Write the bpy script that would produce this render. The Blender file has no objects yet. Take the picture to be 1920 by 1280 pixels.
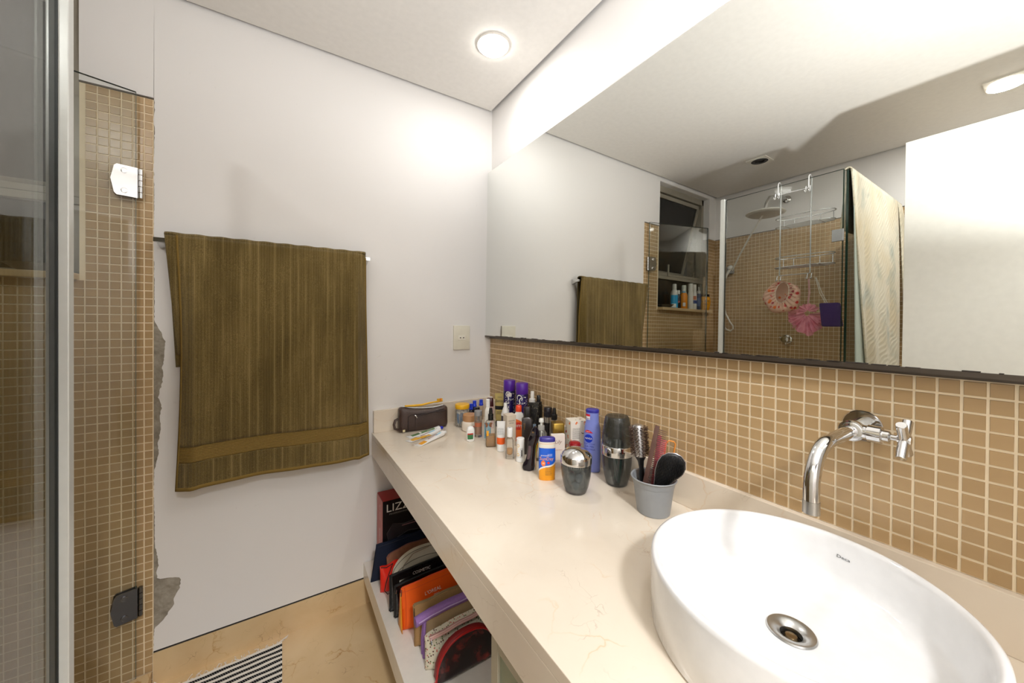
import bpy, bmesh, math, random
from mathutils import Vector, Matrix
PI = math.pi
random.seed(7)
scene = bpy.context.scene
COL = scene.collection

# ---------------------------------------------------------------- camera, world, lights, exposure
YAW, PITCH, ROLL = .5667, -.0061, .0067
FPX, CYPX = 678.34, 606.86
EYE = Vector((-.9993, -1.7976, 1.3278))
fw = Vector((math.sin(YAW)*math.cos(PITCH), math.cos(YAW)*math.cos(PITCH), math.sin(PITCH)))
rt = Vector((math.cos(YAW), -math.sin(YAW), 0)); up = rt.cross(fw)
rt2 = math.cos(ROLL)*rt + math.sin(ROLL)*up
up2 = -math.sin(ROLL)*rt + math.cos(ROLL)*up
cam = bpy.data.objects.new('camera', bpy.data.cameras.new('camera'))
cam.matrix_world = Matrix(((rt2.x, up2.x, -fw.x, EYE.x), (rt2.y, up2.y, -fw.y, EYE.y), (rt2.z, up2.z, -fw.z, EYE.z), (0, 0, 0, 1)))
cam.data.sensor_width = 36; cam.data.lens = 36*FPX/1920; cam.data.shift_y = (CYPX-640)/1920
cam.data.clip_start = .02
COL.objects.link(cam); scene.camera = cam

w = bpy.data.worlds.new('night'); scene.world = w; w.use_nodes = True
w.node_tree.nodes['Background'].inputs[0].default_value = (.9, .85, .75, 1)
w.node_tree.nodes['Background'].inputs[1].default_value = .03

def light(name, typ, loc, energy, color, aim=None, **kw):
    l = bpy.data.lights.new(name, typ); l.energy = energy; l.color = color
    for k, v in kw.items(): setattr(l, k, v)
    o = bpy.data.objects.new(name, l); o.location = loc; COL.objects.link(o)
    if aim is not None: o.rotation_euler = Vector(aim).to_track_quat('-Z', 'Y').to_euler()
    return o
WARM = (1.0, .988, .972)
FLASH = light('camera_flash', 'SPOT', (-.75, -1.95, 1.45), 80, (.985, .99, 1), (.05, .1, 1), spot_size=math.radians(150), spot_blend=.6, shadow_soft_size=.03)
PASS = light('passage_fill', 'AREA', (-.91, -2.85, 2.5), 46, (.99, .99, 1), (0, .45, -1), shape='DISK', size=.3)  # added fill lamp, out of view, to brighten the room through the doorway
DOWN = [(-.246, -.45), (-1.90, -1.60), (-.27, -1.60), (-1.87, -.58)]    # ceiling lamps; the last one is off
for i, (x, y) in enumerate(DOWN[:3]):
    light('downlight_beam', 'AREA', (x, y, 2.478), (2.4, 10, 2.2)[i], WARM, (0, 0, -1), shape='DISK', size=.11)
scene.view_settings.view_transform = 'Standard'; scene.view_settings.look = 'None'
scene.view_settings.gamma = 1; scene.view_settings.use_curve_mapping = False
scene.view_settings.exposure = 0.09
cy = scene.cycles
cy.use_denoising = True; cy.max_bounces = 14; cy.diffuse_bounces = 6; cy.glossy_bounces = 6; cy.transmission_bounces = 8
cy.transparent_max_bounces = 24; cy.caustics_reflective = False; cy.caustics_refractive = False
cy.sample_clamp_indirect = 6

# ---------------------------------------------------------------- materials
def lin(c):
    r = []
    for v in c[:3]:
        v /= 255.
        r.append(v/12.92 if v <= .04045 else ((v+.055)/1.055)**2.4)
    return (*r, 1)
class NT:
    def __init__(s, name):
        s.m = bpy.data.materials.new(name); s.m.use_nodes = True; s.t = s.m.node_tree; s.t.nodes.clear()
        s.out = s.n('ShaderNodeOutputMaterial')
    def n(s, typ, **kw):
        x = s.t.nodes.new(typ)
        for k, v in kw.items():
            if k.startswith('i_'): x.inputs[k[2:].replace('_', ' ')].default_value = v
            else: setattr(x, k, v)
        return x
    def l(s, a, b): s.t.links.new(a, b)
    def co(s, scale=(1, 1, 1), kind='Object'):
        t = s.n('ShaderNodeTexCoord'); mp = s.n('ShaderNodeMapping'); mp.inputs['Scale'].default_value = scale
        s.l(t.outputs[kind], mp.inputs[0]); return mp.outputs[0]
    def noise(s, co, scale, detail=3, dist=0, rough=.5):
        x = s.n('ShaderNodeTexNoise'); x.inputs['Scale'].default_value = scale; x.inputs['Detail'].default_value = detail
        x.inputs['Distortion'].default_value = dist; x.inputs['Roughness'].default_value = rough
        s.l(co, x.inputs['Vector']); return x.outputs['Fac']
    def ramp(s, fac, stops):
        r = s.n('ShaderNodeValToRGB'); e = r.color_ramp.elements
        while len(e) > 1: e.remove(e[-1])
        for i, (p, c) in enumerate(stops):
            k = e[0] if i == 0 else e.new(p)
            k.position = p; k.color = lin(c) if len(c) == 3 else c
        s.l(fac, r.inputs[0]); return r.outputs[0]
    def mix(s, fac, a, b, mode='MIX'):
        x = s.n('ShaderNodeMix', data_type='RGBA', blend_type=mode)
        for sock, v in ((x.inputs[0], fac), (x.inputs[6], a), (x.inputs[7], b)):
            if hasattr(v, 'links') or hasattr(v, 'is_linked'): s.l(v, sock)
            else: sock.default_value = v
        return x.outputs[2]
    def math(s, op, a, b=0.):
        x = s.n('ShaderNodeMath', operation=op)
        for sock, v in ((x.inputs[0], a), (x.inputs[1], b)):
            if hasattr(v, 'is_linked'): s.l(v, sock)
            else: sock.default_value = v
        return x.outputs[0]
    def bsdf(s, color, rough=.5, metal=0, spec=.5, bump=None, bstr=.1, bdist=.001, **kw):
        p = s.n('ShaderNodeBsdfPrincipled')
        for nm, v in (('Base Color', color), ('Roughness', rough), ('Metallic', metal), ('Specular IOR Level', spec)):
            if hasattr(v, 'is_linked'): s.l(v, p.inputs[nm])
            else: p.inputs[nm].default_value = v
        for k, v in kw.items(): p.inputs[k.replace('_', ' ')].default_value = v
        if bump is not None:
            b = s.n('ShaderNodeBump'); b.inputs['Strength'].default_value = bstr; b.inputs['Distance'].default_value = bdist
            s.l(bump, b.inputs['Height']); s.l(b.outputs[0], p.inputs['Normal'])
        s.l(p.outputs[0], s.out.inputs[0]); return p
MC = {}
def M(rgb, rough=.45, metal=0, spec=.5, name=None, **kw):
    """plain material with a faint procedural mottling"""
    key = (rgb, rough, metal, spec, tuple(kw.items()))
    if key in MC: return MC[key]
    t = NT(name or 'surface'); f = t.noise(t.co(), 40, 2)
    c = lin(rgb); a = tuple(v*.94 for v in c[:3]) + (1,); b = tuple(min(1, v*1.05) for v in c[:3]) + (1,)
    t.bsdf(t.mix(f, a, b), rough, metal, spec, **kw)
    MC[key] = t.m; return t.m
def see_through(tint, rough=.02, name='clear', gloss=1.0, ior=1.45, body=None, amount=0., brough=.4):
    """thin clear shell: tinted straight-through light + Fresnel reflection (+ some solid body)"""
    t = NT(name); tr = t.n('ShaderNodeBsdfTransparent'); tr.inputs[0].default_value = (*tint, 1)
    base = tr.outputs[0]
    if body is not None:
        df = t.n('ShaderNodeBsdfPrincipled'); df.inputs['Base Color'].default_value = lin(body); df.inputs['Roughness'].default_value = brough
        mx = t.n('ShaderNodeMixShader'); mx.inputs[0].default_value = amount
        t.l(base, mx.inputs[1]); t.l(df.outputs[0], mx.inputs[2]); base = mx.outputs[0]
    gl = t.n('ShaderNodeBsdfGlossy'); gl.inputs['Roughness'].default_value = rough
    fr = t.n('ShaderNodeFresnel'); fr.inputs[0].default_value = ior
    fac = t.math('MULTIPLY', fr.outputs[0], gloss)
    m2 = t.n('ShaderNodeMixShader'); t.l(fac, m2.inputs[0]); t.l(base, m2.inputs[1]); t.l(gl.outputs[0], m2.inputs[2])
    t.l(m2.outputs[0], t.out.inputs[0]); return t.m
def emit(rgb, s, name='glow'):
    t = NT(name); e = t.n('ShaderNodeEmission'); e.inputs[0].default_value = lin(rgb); e.inputs[1].default_value = s
    t.l(e.outputs[0], t.out.inputs[0]); return t.m

def marble(name, base, light_, vein, dark, rough, vamt=.55):
    t = NT(name); co = t.co(kind='Object')
    g = t.noise(co, 3.2, 5, .8); cloud = t.ramp(g, [(.3, base), (.68, light_)])
    v = t.n('ShaderNodeTexVoronoi', feature='DISTANCE_TO_EDGE'); v.inputs['Scale'].default_value = 7
    d = t.n('ShaderNodeTexNoise'); d.inputs['Scale'].default_value = 5; d.inputs['Detail'].default_value = 5; t.l(co, d.inputs['Vector'])
    mv = t.mix(.22, co, d.outputs['Color'], 'ADD'); t.l(mv, v.inputs['Vector'])
    line = t.ramp(v.outputs['Distance'], [(0, (255, 255, 255)), (.012, (90, 90, 90)), (.03, (0, 0, 0))])
    patch = t.ramp(t.noise(co, 6, 3), [(.5, (0, 0, 0)), (.66, (255, 255, 255))])
    f = t.math('MULTIPLY', t.math('MULTIPLY', line, patch), vamt)
    c = t.mix(f, cloud, lin(vein))
    fine = t.n('ShaderNodeTexVoronoi', feature='DISTANCE_TO_EDGE'); fine.inputs['Scale'].default_value = 19; t.l(t.mix(.35, co, d.outputs['Color'], 'ADD'), fine.inputs['Vector'])
    fl = t.ramp(fine.outputs['Distance'], [(0, (255, 255, 255)), (.02, (0, 0, 0))])
    p2 = t.ramp(t.noise(co, 9, 2, 1), [(.58, (0, 0, 0)), (.7, (255, 255, 255))])
    c = t.mix(t.math('MULTIPLY', t.math('MULTIPLY', fl, p2), vamt*.8), c, lin(dark))
    t.bsdf(c, rough, 0, .5); return t.m

m_wall = None
t = NT('white_wall_paint'); co = t.co(); f = t.noise(co, 1.6, 4)
sp = t.ramp(t.noise(co, 34, 2, .6), [(.74, (0, 0, 0)), (.79, (255, 255, 255))])
c = t.mix(f, lin((227, 225, 223)), lin((234, 232, 230)))
c = t.mix(t.math('MULTIPLY', sp, .10), c, lin((150, 140, 128)))
t.bsdf(c, .55, 0, .3, bump=t.noise(co, 180, 3), bstr=.04); m_wall = t.m
m_ceil = M((226, 223, 218), .7, spec=.2, name='ceiling_paint')
m_gap = M((84, 78, 70), .8, spec=.1, name='recess_shade')  # dark tone paints in the shade of the gap round the ceiling
m_counter = marble('cream_marble', (221, 208, 190), (231, 220, 203), (216, 172, 112), (150, 120, 94), .15, .5)
m_floor = marble('beige_marble', (204, 174, 130), (218, 192, 150), (176, 128, 66), (112, 84, 58), .22, .9)
m_grout = M((238, 222, 192), .85, spec=.2, name='grout')
def tile_mat(name, a, b):
    t = NT(name); oi = t.n('ShaderNodeObjectInfo'); ge = t.n('ShaderNodeNewGeometry')
    r = t.math('FRACT', t.math('ADD', oi.outputs['Random'], ge.outputs['Random Per Island']))
    n = t.noise(t.co(), 30, 3)
    f = t.math('ADD', t.math('MULTIPLY', r, .55), t.math('MULTIPLY', n, .45))
    t.bsdf(t.mix(f, lin(a), lin(b)), .28, 0, .5, bump=t.noise(t.co(), 60, 2), bstr=.05); return t.m
m_tile = tile_mat('tan_mosaic', (172,143,102), (190,160,118))
m_chrome = M((215, 215, 215), .08, 1, name='chrome')
m_steel = M((190, 190, 188), .28, 1, name='brushed_metal')
m_dkchrome = M((120, 122, 128), .25, 1, name='dull_metal')
m_alu = M((205, 207, 203), .35, .6, name='aluminium')
m_white = M((236, 236, 234), .25, name='white_plastic')
m_porc = M((229, 229, 229), .07, spec=.6, name='porcelain')
m_black = M((16, 16, 17), .3, name='black_plastic')
m_blackm = M((22, 21, 21), .7, name='black_matt')
m_lacq = M((226, 221, 211), .25, name='white_lacquer')
m_glass = see_through((.975, .985, .975), 0., 'shower_glass', .48, 1.5)
m_glassedge = M((20, 44, 34), .1, name='glass_edge')
m_clear = see_through((.97, .97, .95), .03, 'clear_bottle', .8, 1.45, (228, 224, 214), .10)
m_frost = see_through((.9, .9, .9), .2, 'frosted_plastic', .6, 1.4, (210, 208, 202), .55, .5)
m_jar = see_through((.97, .97, .96), .08, 'clear_jar', .7, 1.42, (222, 220, 212), .16)
m_smoke = see_through((.70, .73, .74), .05, 'smoked_acrylic', .6, 1.5, (74, 79, 80), .20, .3)
m_amber = see_through((.92, .66, .26), .05, 'amber_liquid', .5, 1.4, (214, 158, 76), .5)
m_peach = see_through((.95, .78, .66), .05, 'peach_liquid', .5, 1.4, (206, 150, 120), .5)

# ---------------------------------------------------------------- mesh helpers
def box(b, lo, hi, bev=0.):
    lo = Vector(lo); hi = Vector(hi)
    r = bmesh.ops.create_cube(b, size=1., matrix=Matrix.Translation((lo+hi)/2) @ Matrix.Diagonal((*(hi-lo), 1)))
    if bev:
        es = list({e for v in r['verts'] for e in v.link_edges})
        bmesh.ops.bevel(b, geom=es, offset=bev, segments=2, affect='EDGES', profile=.6)
    return b
def ring_loft(b, rings, cap0=True, cap1=True, closed=False):
    vs = [[b.verts.new(p) for p in r] for r in rings]; n = len(vs[0])
    pairs = list(zip(vs[:-1], vs[1:])) + ([(vs[-1], vs[0])] if closed else [])
    for A, B in pairs:
        for i in range(n):
            j = (i+1) % n
            try: b.faces.new((A[i], A[j], B[j], B[i]))
            except ValueError: pass
    if not closed:
        if cap0: b.faces.new(vs[0][::-1])
        if cap1: b.faces.new(vs[-1])
    return b
def sup(a, bb, n, t):
    c, s = math.cos(t), math.sin(t)
    return (a*math.copysign(abs(c)**(2/n), c), bb*math.copysign(abs(s)**(2/n), s))
def loft(b, secs, seg=28, cap0=True, cap1=True):
    """secs: (z, a, b, n[, ox, oy]) superellipse sections"""
    rings = []
    for s in secs:
        z, a, bb, n = s[:4]; ox, oy = (s[4], s[5]) if len(s) > 4 else (0, 0)
        rings.append([(ox+p[0], oy+p[1], z) for p in (sup(a, bb, n, 2*PI*i/seg) for i in range(seg))])
    return ring_loft(b, rings, cap0, cap1)
def lathe(b, prof, seg=32, cap0=True, cap1=True, mtx=None):
    rings = [[(r*math.cos(2*PI*i/seg), r*math.sin(2*PI*i/seg), z) for i in range(seg)] for r, z in prof]
    if mtx is not None: rings = [[mtx @ Vector(p) for p in r] for r in rings]
    return ring_loft(b, rings, cap0, cap1)
def frames(pts, closed=False):
    pts = [Vector(p) for p in pts]; out = []; n = len(pts); nrm = None
    for i, p in enumerate(pts):
        if closed: d = pts[(i+1) % n]-pts[i-1]
        else: d = pts[min(i+1, n-1)]-pts[max(i-1, 0)]
        d.normalize()
        if nrm is None:
            nrm = d.orthogonal().normalized()
        nrm = (nrm - d*nrm.dot(d))
        if nrm.length < 1e-6: nrm = d.orthogonal()
        nrm.normalize(); out.append((p, nrm, d.cross(nrm)))
    return out
def tube(b, pts, r, seg=8, closed=False, flat=1.):
    rr = r if hasattr(r, '__len__') else [r]*len(pts)
    rings = []
    for (p, u, v), q in zip(frames(pts, closed), rr):
        rings.append([p + q*(math.cos(2*PI*i/seg)*u + flat*math.sin(2*PI*i/seg)*v) for i in range(seg)])
    return ring_loft(b, rings, True, True, closed)
def grid(b, nu, nv, fn, closeu=False):
    vs = [[b.verts.new(fn(i/(nu-1 if not closeu else nu), j/(nv-1))) for j in range(nv)] for i in range(nu)]
    for i in range(nu if closeu else nu-1):
        for j in range(nv-1):
            k = (i+1) % nu
            b.faces.new((vs[i][j], vs[k][j], vs[k][j+1], vs[i][j+1]))
    return b
def prism(b, poly, axis, lo, hi):
    """extrude a 2-D outline along axis (0 x, 1 y, 2 z)"""
    def pt(p, k):
        q = list(p); q.insert(axis, k); return q
    A = [b.verts.new(pt(p, lo)) for p in poly]; B = [b.verts.new(pt(p, hi)) for p in poly]
    f1 = b.faces.new(A); f2 = b.faces.new(B[::-1]); n = len(poly)
    for i in range(n):
        j = (i+1) % n; b.faces.new((A[j], A[i], B[i], B[j]))
    f1.normal_update(); f2.normal_update(); bmesh.ops.triangulate(b, faces=[f1, f2]); return b
def arc(c, r, a0, a1, n, plane='xz'):
    o = []
    for i in range(n+1):
        a = a0+(a1-a0)*i/n; u, v = r*math.cos(a), r*math.sin(a)
        o.append({'xz': (c[0]+u, c[1], c[2]+v), 'xy': (c[0]+u, c[1]+v, c[2]), 'yz': (c[0], c[1]+u, c[2]+v)}[plane])
    return o
def NB(): return bmesh.new()
def part(name, b, mat, parent=None, smooth=True, kind=None, label=None, solid=0., sub=0, world=False, ang=40):
    me = bpy.data.meshes.new(name)
    if world and parent is not None:
        r = parent
        while r.parent: r = r.parent
        bmesh.ops.translate(b, verts=b.verts, vec=-Vector(r.location))
    bmesh.ops.recalc_face_normals(b, faces=b.faces)
    b.to_mesh(me); b.free()
    if smooth:
        for p in me.polygons: p.use_smooth = True
        me.set_sharp_from_angle(angle=math.radians(ang))
    for m in (mat if isinstance(mat, (list, tuple)) else [mat]): me.materials.append(m)
    o = bpy.data.objects.new(name, me); COL.objects.link(o)
    if parent is not None: o.parent = parent
    if kind: o['kind'] = kind
    if label: o['label'] = label
    if solid:
        s = o.modifiers.new('thick', 'SOLIDIFY'); s.thickness = solid; s.offset = 0
    if sub:
        s = o.modifiers.new('smooth', 'SUBSURF'); s.levels = s.render_levels = sub
    return o
def thing(name, label, cat, loc=(0, 0, 0), rz=0., group=None):
    o = bpy.data.objects.new(name, None); o.empty_display_size = .02; COL.objects.link(o)
    o.location = loc; o.rotation_euler = (0, 0, rz); o['label'] = label; o['category'] = cat
    if group: o['group'] = group
    return o
def tag(o, label, cat, group=None):
    o['label'] = label; o['category'] = cat
    if group: o['group'] = group
    return o
def struct(o): o['kind'] = 'structure'; return o
def face_cam(x, y, off=0.):
    return math.atan2(EYE.y-y, EYE.x-x)+PI/2+off
TC = {}
def text_bm(s, size, ex=0.0002, shear=0.):
    k = (s, size, shear)
    if k not in TC:
        cu = bpy.data.curves.new('txt', 'FONT'); cu.body = s; cu.size = size; cu.align_x = 'CENTER'; cu.align_y = 'CENTER'; cu.resolution_u = 2; cu.shear = shear
        o = bpy.data.objects.new('txt', cu); COL.objects.link(o)
        me = o.to_mesh(); vs = [tuple(v.co) for v in me.vertices]; fs = [tuple(p.vertices) for p in me.polygons]; o.to_mesh_clear()
        bpy.data.objects.remove(o); bpy.data.curves.remove(cu); TC[k] = (vs, fs)
    return TC[k]
def text_on(name, s, size, mat, parent, fn, rot=0., shear=0., xs=1.):
    """flat print: fn maps (tx, tz) on the label to a surface point"""
    vs, fs = text_bm(s, size, shear=shear); b = NB(); c, q = math.cos(rot), math.sin(rot)
    V = [b.verts.new(fn(x*xs*c-y*q, x*xs*q+y*c)) for x, y, z in vs]
    for f in fs:
        try: b.faces.new([V[i] for i in f])
        except ValueError: pass
    return part(name, b, mat, parent, smooth=False)
def cyl_map(R, z, ang=0., off=.0004):
    def f(tx, tz):
        a = -PI/2+ang+tx/R; return ((R+off)*math.cos(a), (R+off)*math.sin(a), z+tz)
    return f
def flat_map(y, z, x=0., off=.0005): return lambda tx, tz: (x+tx, y-off, z+tz)
def sec_at(secs, z):
    for A, B in zip(secs[:-1], secs[1:]):
        if A[0] <= z <= B[0] and B[0] > A[0]:
            k = (z-A[0])/(B[0]-A[0]); return [A[i]+(B[i]-A[i])*k for i in range(1, 4)]
    return list(secs[-1][1:4])
def wrap(b, secs, z0, z1, a0, a1, off=.0004, nu=18, nv=5, top=None):
    """label patch hugging a loft; angles in degrees around the front (-Y = 0)"""
    def f(u, v):
        a = math.radians(a0+(a1-a0)*u)-PI/2; zz0, zz1 = z0, z1
        if top: zz0, zz1 = top(u)
        z = zz0+(zz1-zz0)*v; A, B, n = sec_at(secs, z); x, y = sup(A+off, B+off, n, a); return (x, y, z)
    return grid(b, nu, nv, f)

# ---------------------------------------------------------------- room shell
H, FARX, FRONTY = 2.5, -2.39, -2.25
WX0, WX1, WZ0, WZ1 = -2.281, -1.57, 1.478, 2.476        # window opening in the back wall
wr = struct(part('wall_right', box(NB(), (0, FRONTY-.1, 0), (.1, .2, 2.56)), m_wall, smooth=False))
b = NB()
for lo, hi in (((WX1, 0), (0, 2.56)), ((WX0, 0), (WX1, WZ0)), ((WX0, WZ1), (WX1, 2.56)), ((FARX-.1, 0), (WX0, 2.56))):
    box(b, (lo[0], 0, lo[1]), (hi[0], .2, hi[1]))
t = NT('bare_render'); co = t.co(); f = t.noise(co, 26, 6, .5, .65); g = t.noise(co, 110, 3)
t.bsdf(t.mix(t.math('MULTIPLY', g, .6), t.ramp(f, [(.3, (126, 120, 108)), (.5, (164, 157, 143)), (.7, (188, 181, 167))]), lin((120, 112, 102))), .95, 0, .1, bump=t.math('ADD', f, t.math('MULTIPLY', g, .5)), bstr=.4, bdist=.003)
m_concrete = t.m
wb = struct(part('wall_back', b, [m_concrete], smooth=False))
wl = struct(part('wall_left', box(NB(), (FARX-.1, FRONTY-.1, 0), (FARX, .2, 2.56)), m_wall, smooth=False))
b = NB(); box(b, (FARX, FRONTY-.1, 0), (-1.32, FRONTY, 2.56)); box(b, (-.5, FRONTY-.1, 0), (0, FRONTY, 2.56)); box(b, (-1.32, FRONTY-.1, 2.14), (-.5, FRONTY, 2.56))
wf = struct(part('wall_front', b, m_wall, smooth=False))
fl = struct(part('floor', box(NB(), (FARX-.1, -3.4, -.08), (.1, .2, 0)), m_floor, smooth=False))
g = .018
ce = struct(part('ceiling', box(NB(), (FARX+g, FRONTY+g, H), (-g, -g-.004, H+.012)), m_ceil, smooth=False))
part('slab', box(NB(), (FARX-.1, -3.4, 2.535), (.1, .2, 2.6)), m_gap, ce, smooth=False)
# a plain passage outside the open doorway
b = NB(); box(b, (-1.9, -3.4, 0), (.0, -3.3, 2.56)); box(b, (-1.92, -3.3, 0), (-1.9, FRONTY-.1, 2.56)); box(b, (-.02, -3.3, 0), (0, FRONTY-.1, 2.56))
struct(part('wall_passage', b, m_wall, smooth=False))
# plaster coat: broken away along the tiles
J = [(-1.3885, 2.118), (-1.386, 2.10), (-1.3895, 2.05), (-1.387, 2.0), (-1.3895, 1.9), (-1.3875, 1.75), (-1.3895, 1.6), (-1.387, 1.45)]
P1 = [(-1.387, 1.3244), (-1.3821, 1.309), (-1.376, 1.296), (-1.3694, 1.2819), (-1.365, 1.268), (-1.3635, 1.26), (-1.358, 1.2467), (-1.360, 1.22), (-1.3608, 1.1981), (-1.363, 1.172), (-1.3665, 1.1498), (-1.3636, 1.1204), (-1.3655, 1.10), (-1.3679, 1.0877), (-1.374, 1.063), (-1.3764, 1.0439), (-1.371, 1.022), (-1.3678, 1.0041), (-1.3725, .978), (-1.3721, .9561), (-1.3706, .9267), (-1.374, .90), (-1.3777, .8794), (-1.3762, .8403), (-1.3833, .7952), (-1.3875, .7841)]
P2 = [(-1.3885, .70), (-1.3865, .62), (-1.3859, .513), (-1.3817, .4863), (-1.3775, .455), (-1.376, .4318), (-1.3803, .41), (-1.3788, .388), (-1.371, .381), (-1.3603, .3791), (-1.345, .3765), (-1.329, .3723), (-1.319, .367), (-1.3149, .358), (-1.316, .342), (-1.3183, .3293), (-1.3235, .318), (-1.3282, .3093), (-1.332, .301), (-1.336, .2946), (-1.335, .282), (-1.3332, .2736), (-1.339, .264), (-1.3465, .2554), (-1.3515, .2418), (-1.358, .235), (-1.3638, .2255), (-1.371, .219), (-1.3773, .2127), (-1.3844, .2093), (-1.388, .19), (-1.389, .1245)]
rj = random.Random(3); edge = []
pts = J+P1+P2
for (x0, z0), (x1, z1) in zip(pts[:-1], pts[1:]):
    n = max(1, int(math.hypot(x1-x0, z1-z0)/.006)); a = .0016 if math.hypot(x1-x0, z1-z0) < .06 else .0011
    for k in range(n): edge.append((x0+(x1-x0)*k/n+rj.uniform(-a, a), z0+(z1-z0)*k/n+(rj.uniform(-.001, .001) if k else 0)))
edge.append(pts[-1])
b = prism(NB(), edge+[(0, .1245), (0, 2.56), (-1.3885, 2.56)], 1, -.004, -.0001)
box(b, (WX1, -.004, 2.118), (-1.3885, -.0001, 2.56)); box(b, (WX0, -.004, WZ1), (WX1, -.0001, 2.56)); box(b, (FARX, -.004, 2.118), (WX0, -.0001, 2.56))
box(b, (WX0, 0, WZ1-.001), (WX1, .05, WZ1)); box(b, (WX0, 0, 2.118), (WX0+.001, .05, WZ1)); box(b, (WX1-.001, 0, 2.118), (WX1, .05, WZ1))
part('plaster', b, m_wall, wb, smooth=False)
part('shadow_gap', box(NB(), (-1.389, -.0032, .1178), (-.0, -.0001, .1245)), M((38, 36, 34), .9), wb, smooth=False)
bb = struct(part('baseboard_back', box(NB(), (-1.389, -.009, 0), (0, -.0002, .1178)), m_floor, smooth=False))

# ---- mosaics: every tile that shows large is a piece of its own, the rest one mesh each
def tile_mesh(du, dv, dep=.0024, ch=.0009):
    """flat chamfered tile lying in local XY, face towards +Z"""
    b = NB(); A = [b.verts.new((x, y, 0)) for x, y in ((-du, -dv), (du, -dv), (du, dv), (-du, dv))]
    B = [b.verts.new((x, y, dep)) for x, y in ((-du+ch, -dv+ch), (du-ch, -dv+ch), (du-ch, dv-ch), (-du+ch, dv-ch))]
    b.faces.new(B)
    for i in range(4): j = (i+1) % 4; b.faces.new((A[i], A[j], B[j], B[i]))
    return b
def mosaic(wall, mtx, us, vs, gap, single, skip=None, seed=1):
    """us, vs: joint lines; mtx maps (u, v, depth) to the wall; single(i, j): build as own piece"""
    rn = random.Random(seed); stuff = NB(); cache = {}; count = 0
    for i in range(len(us)-1):
        for j in range(len(vs)-1):
            u0, u1, v0, v1 = us[i], us[i+1], vs[j], vs[j+1]
            if skip and skip((u0+u1)/2, (v0+v1)/2): continue
            du, dv = (u1-u0)/2-gap/2, (v1-v0)/2-gap/2
            if du < .002 or dv < .002: continue
            m = mtx @ Matrix.Translation(((u0+u1)/2+rn.uniform(-.00025, .00025), (v0+v1)/2+rn.uniform(-.00025, .00025), 0)) @ Matrix.Rotation(rn.uniform(-.006, .006), 4, 'Z') @ Matrix.Rotation(rn.uniform(-.012, .012), 4, 'X') @ Matrix.Rotation(rn.uniform(-.012, .012), 4, 'Y')
            if single(i, j) and count < 300:
                key = (round(du, 4), round(dv, 4))
                if key not in cache:
                    tb = tile_mesh(du, dv); me = bpy.data.meshes.new('tile'); tb.to_mesh(me); tb.free(); me.materials.append(m_tile); cache[key] = me
                o = bpy.data.objects.new('tile', cache[key]); COL.objects.link(o); o.parent = wall; o.matrix_local = m; count += 1
            else:
                tb = tile_mesh(du, dv)
                vv = [stuff.verts.new(m @ v.co) for v in tb.verts]; tb.verts.index_update()
                for f in tb.faces: stuff.faces.new([vv[v.index] for v in f.verts])
                tb.free()
    if len(stuff.verts):
        part('mosaic_tiles', stuff, m_tile, wall, smooth=False, kind='stuff')
PT = .028
BSZ = .897
# right wall, under the mirror (u runs towards -Y)
mR = Matrix(((0, 0, -1, -.0006), (-1, 0, 0, 0), (0, 1, 0, 0), (0, 0, 0, 1)))
us = [0.]+[1.5476-55*PT+k*PT for k in range(80) if 1.5476-55*PT+k*PT < 2.24]
vs = [BSZ+.02795*k for k in range(13)]+[1.2525]
n0 = next(i for i, u in enumerate(us) if u > 1.78)-1
order = set()
for i in range(n0, -1, -1):
    for j in range(13):
        if len(order) < 300 and j >= (0 if us[i] < 1.35 or us[i] > 1.6 else 0): order.add((i, j))
part('grout', box(NB(), (-.0012, FRONTY, BSZ), (0, 0, 1.2525)), m_grout, wr, smooth=False)
mosaic(wr, mR, us, vs, .0032, lambda i, j: (i, j) in order, seed=2)
# back wall, shower side (u runs towards -X)
PS = .0287
mB = Matrix(((-1, 0, 0, 0), (0, 0, -1, -.0014), (0, 1, 0, 0), (0, 0, 0, 1)))
us = [1.3905, 1.414]+[1.414+PS*k for k in range(1, 40) if 1.414+PS*k < 2.385]+[2.389]
zt = 1.372+PS*26-.002
vs = [0.]+[1.372-PS*47+PS*k for k in range(0, 73)]+[zt]
inwin = lambda u, v: WX0 < -u < WX1 and v > WZ0-.02
b = NB(); box(b, (WX1, -.0018, 0), (-1.3895, 0, zt)); box(b, (WX0, -.0018, 0), (WX1, 0, WZ0-.022)); box(b, (FARX, -.0018, 0), (WX0, 0, zt))
part('grout', b, m_grout, wb, smooth=False)
mosaic(wb, mB, us, vs, .0030, lambda i, j: i < 4, inwin, seed=4)
part('edge_strip', box(NB(), (WX1, -.006, zt), (-1.3885, -.0001, zt+.005)), M((96, 88, 78), .8), wb, smooth=False)
# far wall (u runs towards -Y)
mL = Matrix(((0, 0, 1, FARX+.0014), (-1, 0, 0, 0), (0, 1, 0, 0), (0, 0, 0, 1)))
us = [0.003]+[.02+PS*k for k in range(58)]
part('grout', box(NB(), (FARX, -1.67, 0), (FARX+.0018, 0, zt)), m_grout, wl, smooth=False)
mosaic(wl, mL, us, vs, .0030, lambda i, j: False, seed=5)
part('edge_strip', box(NB(), (FARX, -1.67, zt), (FARX+.005, -.004, zt+.005)), M((96, 88, 78), .8), wl, smooth=False)

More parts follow.
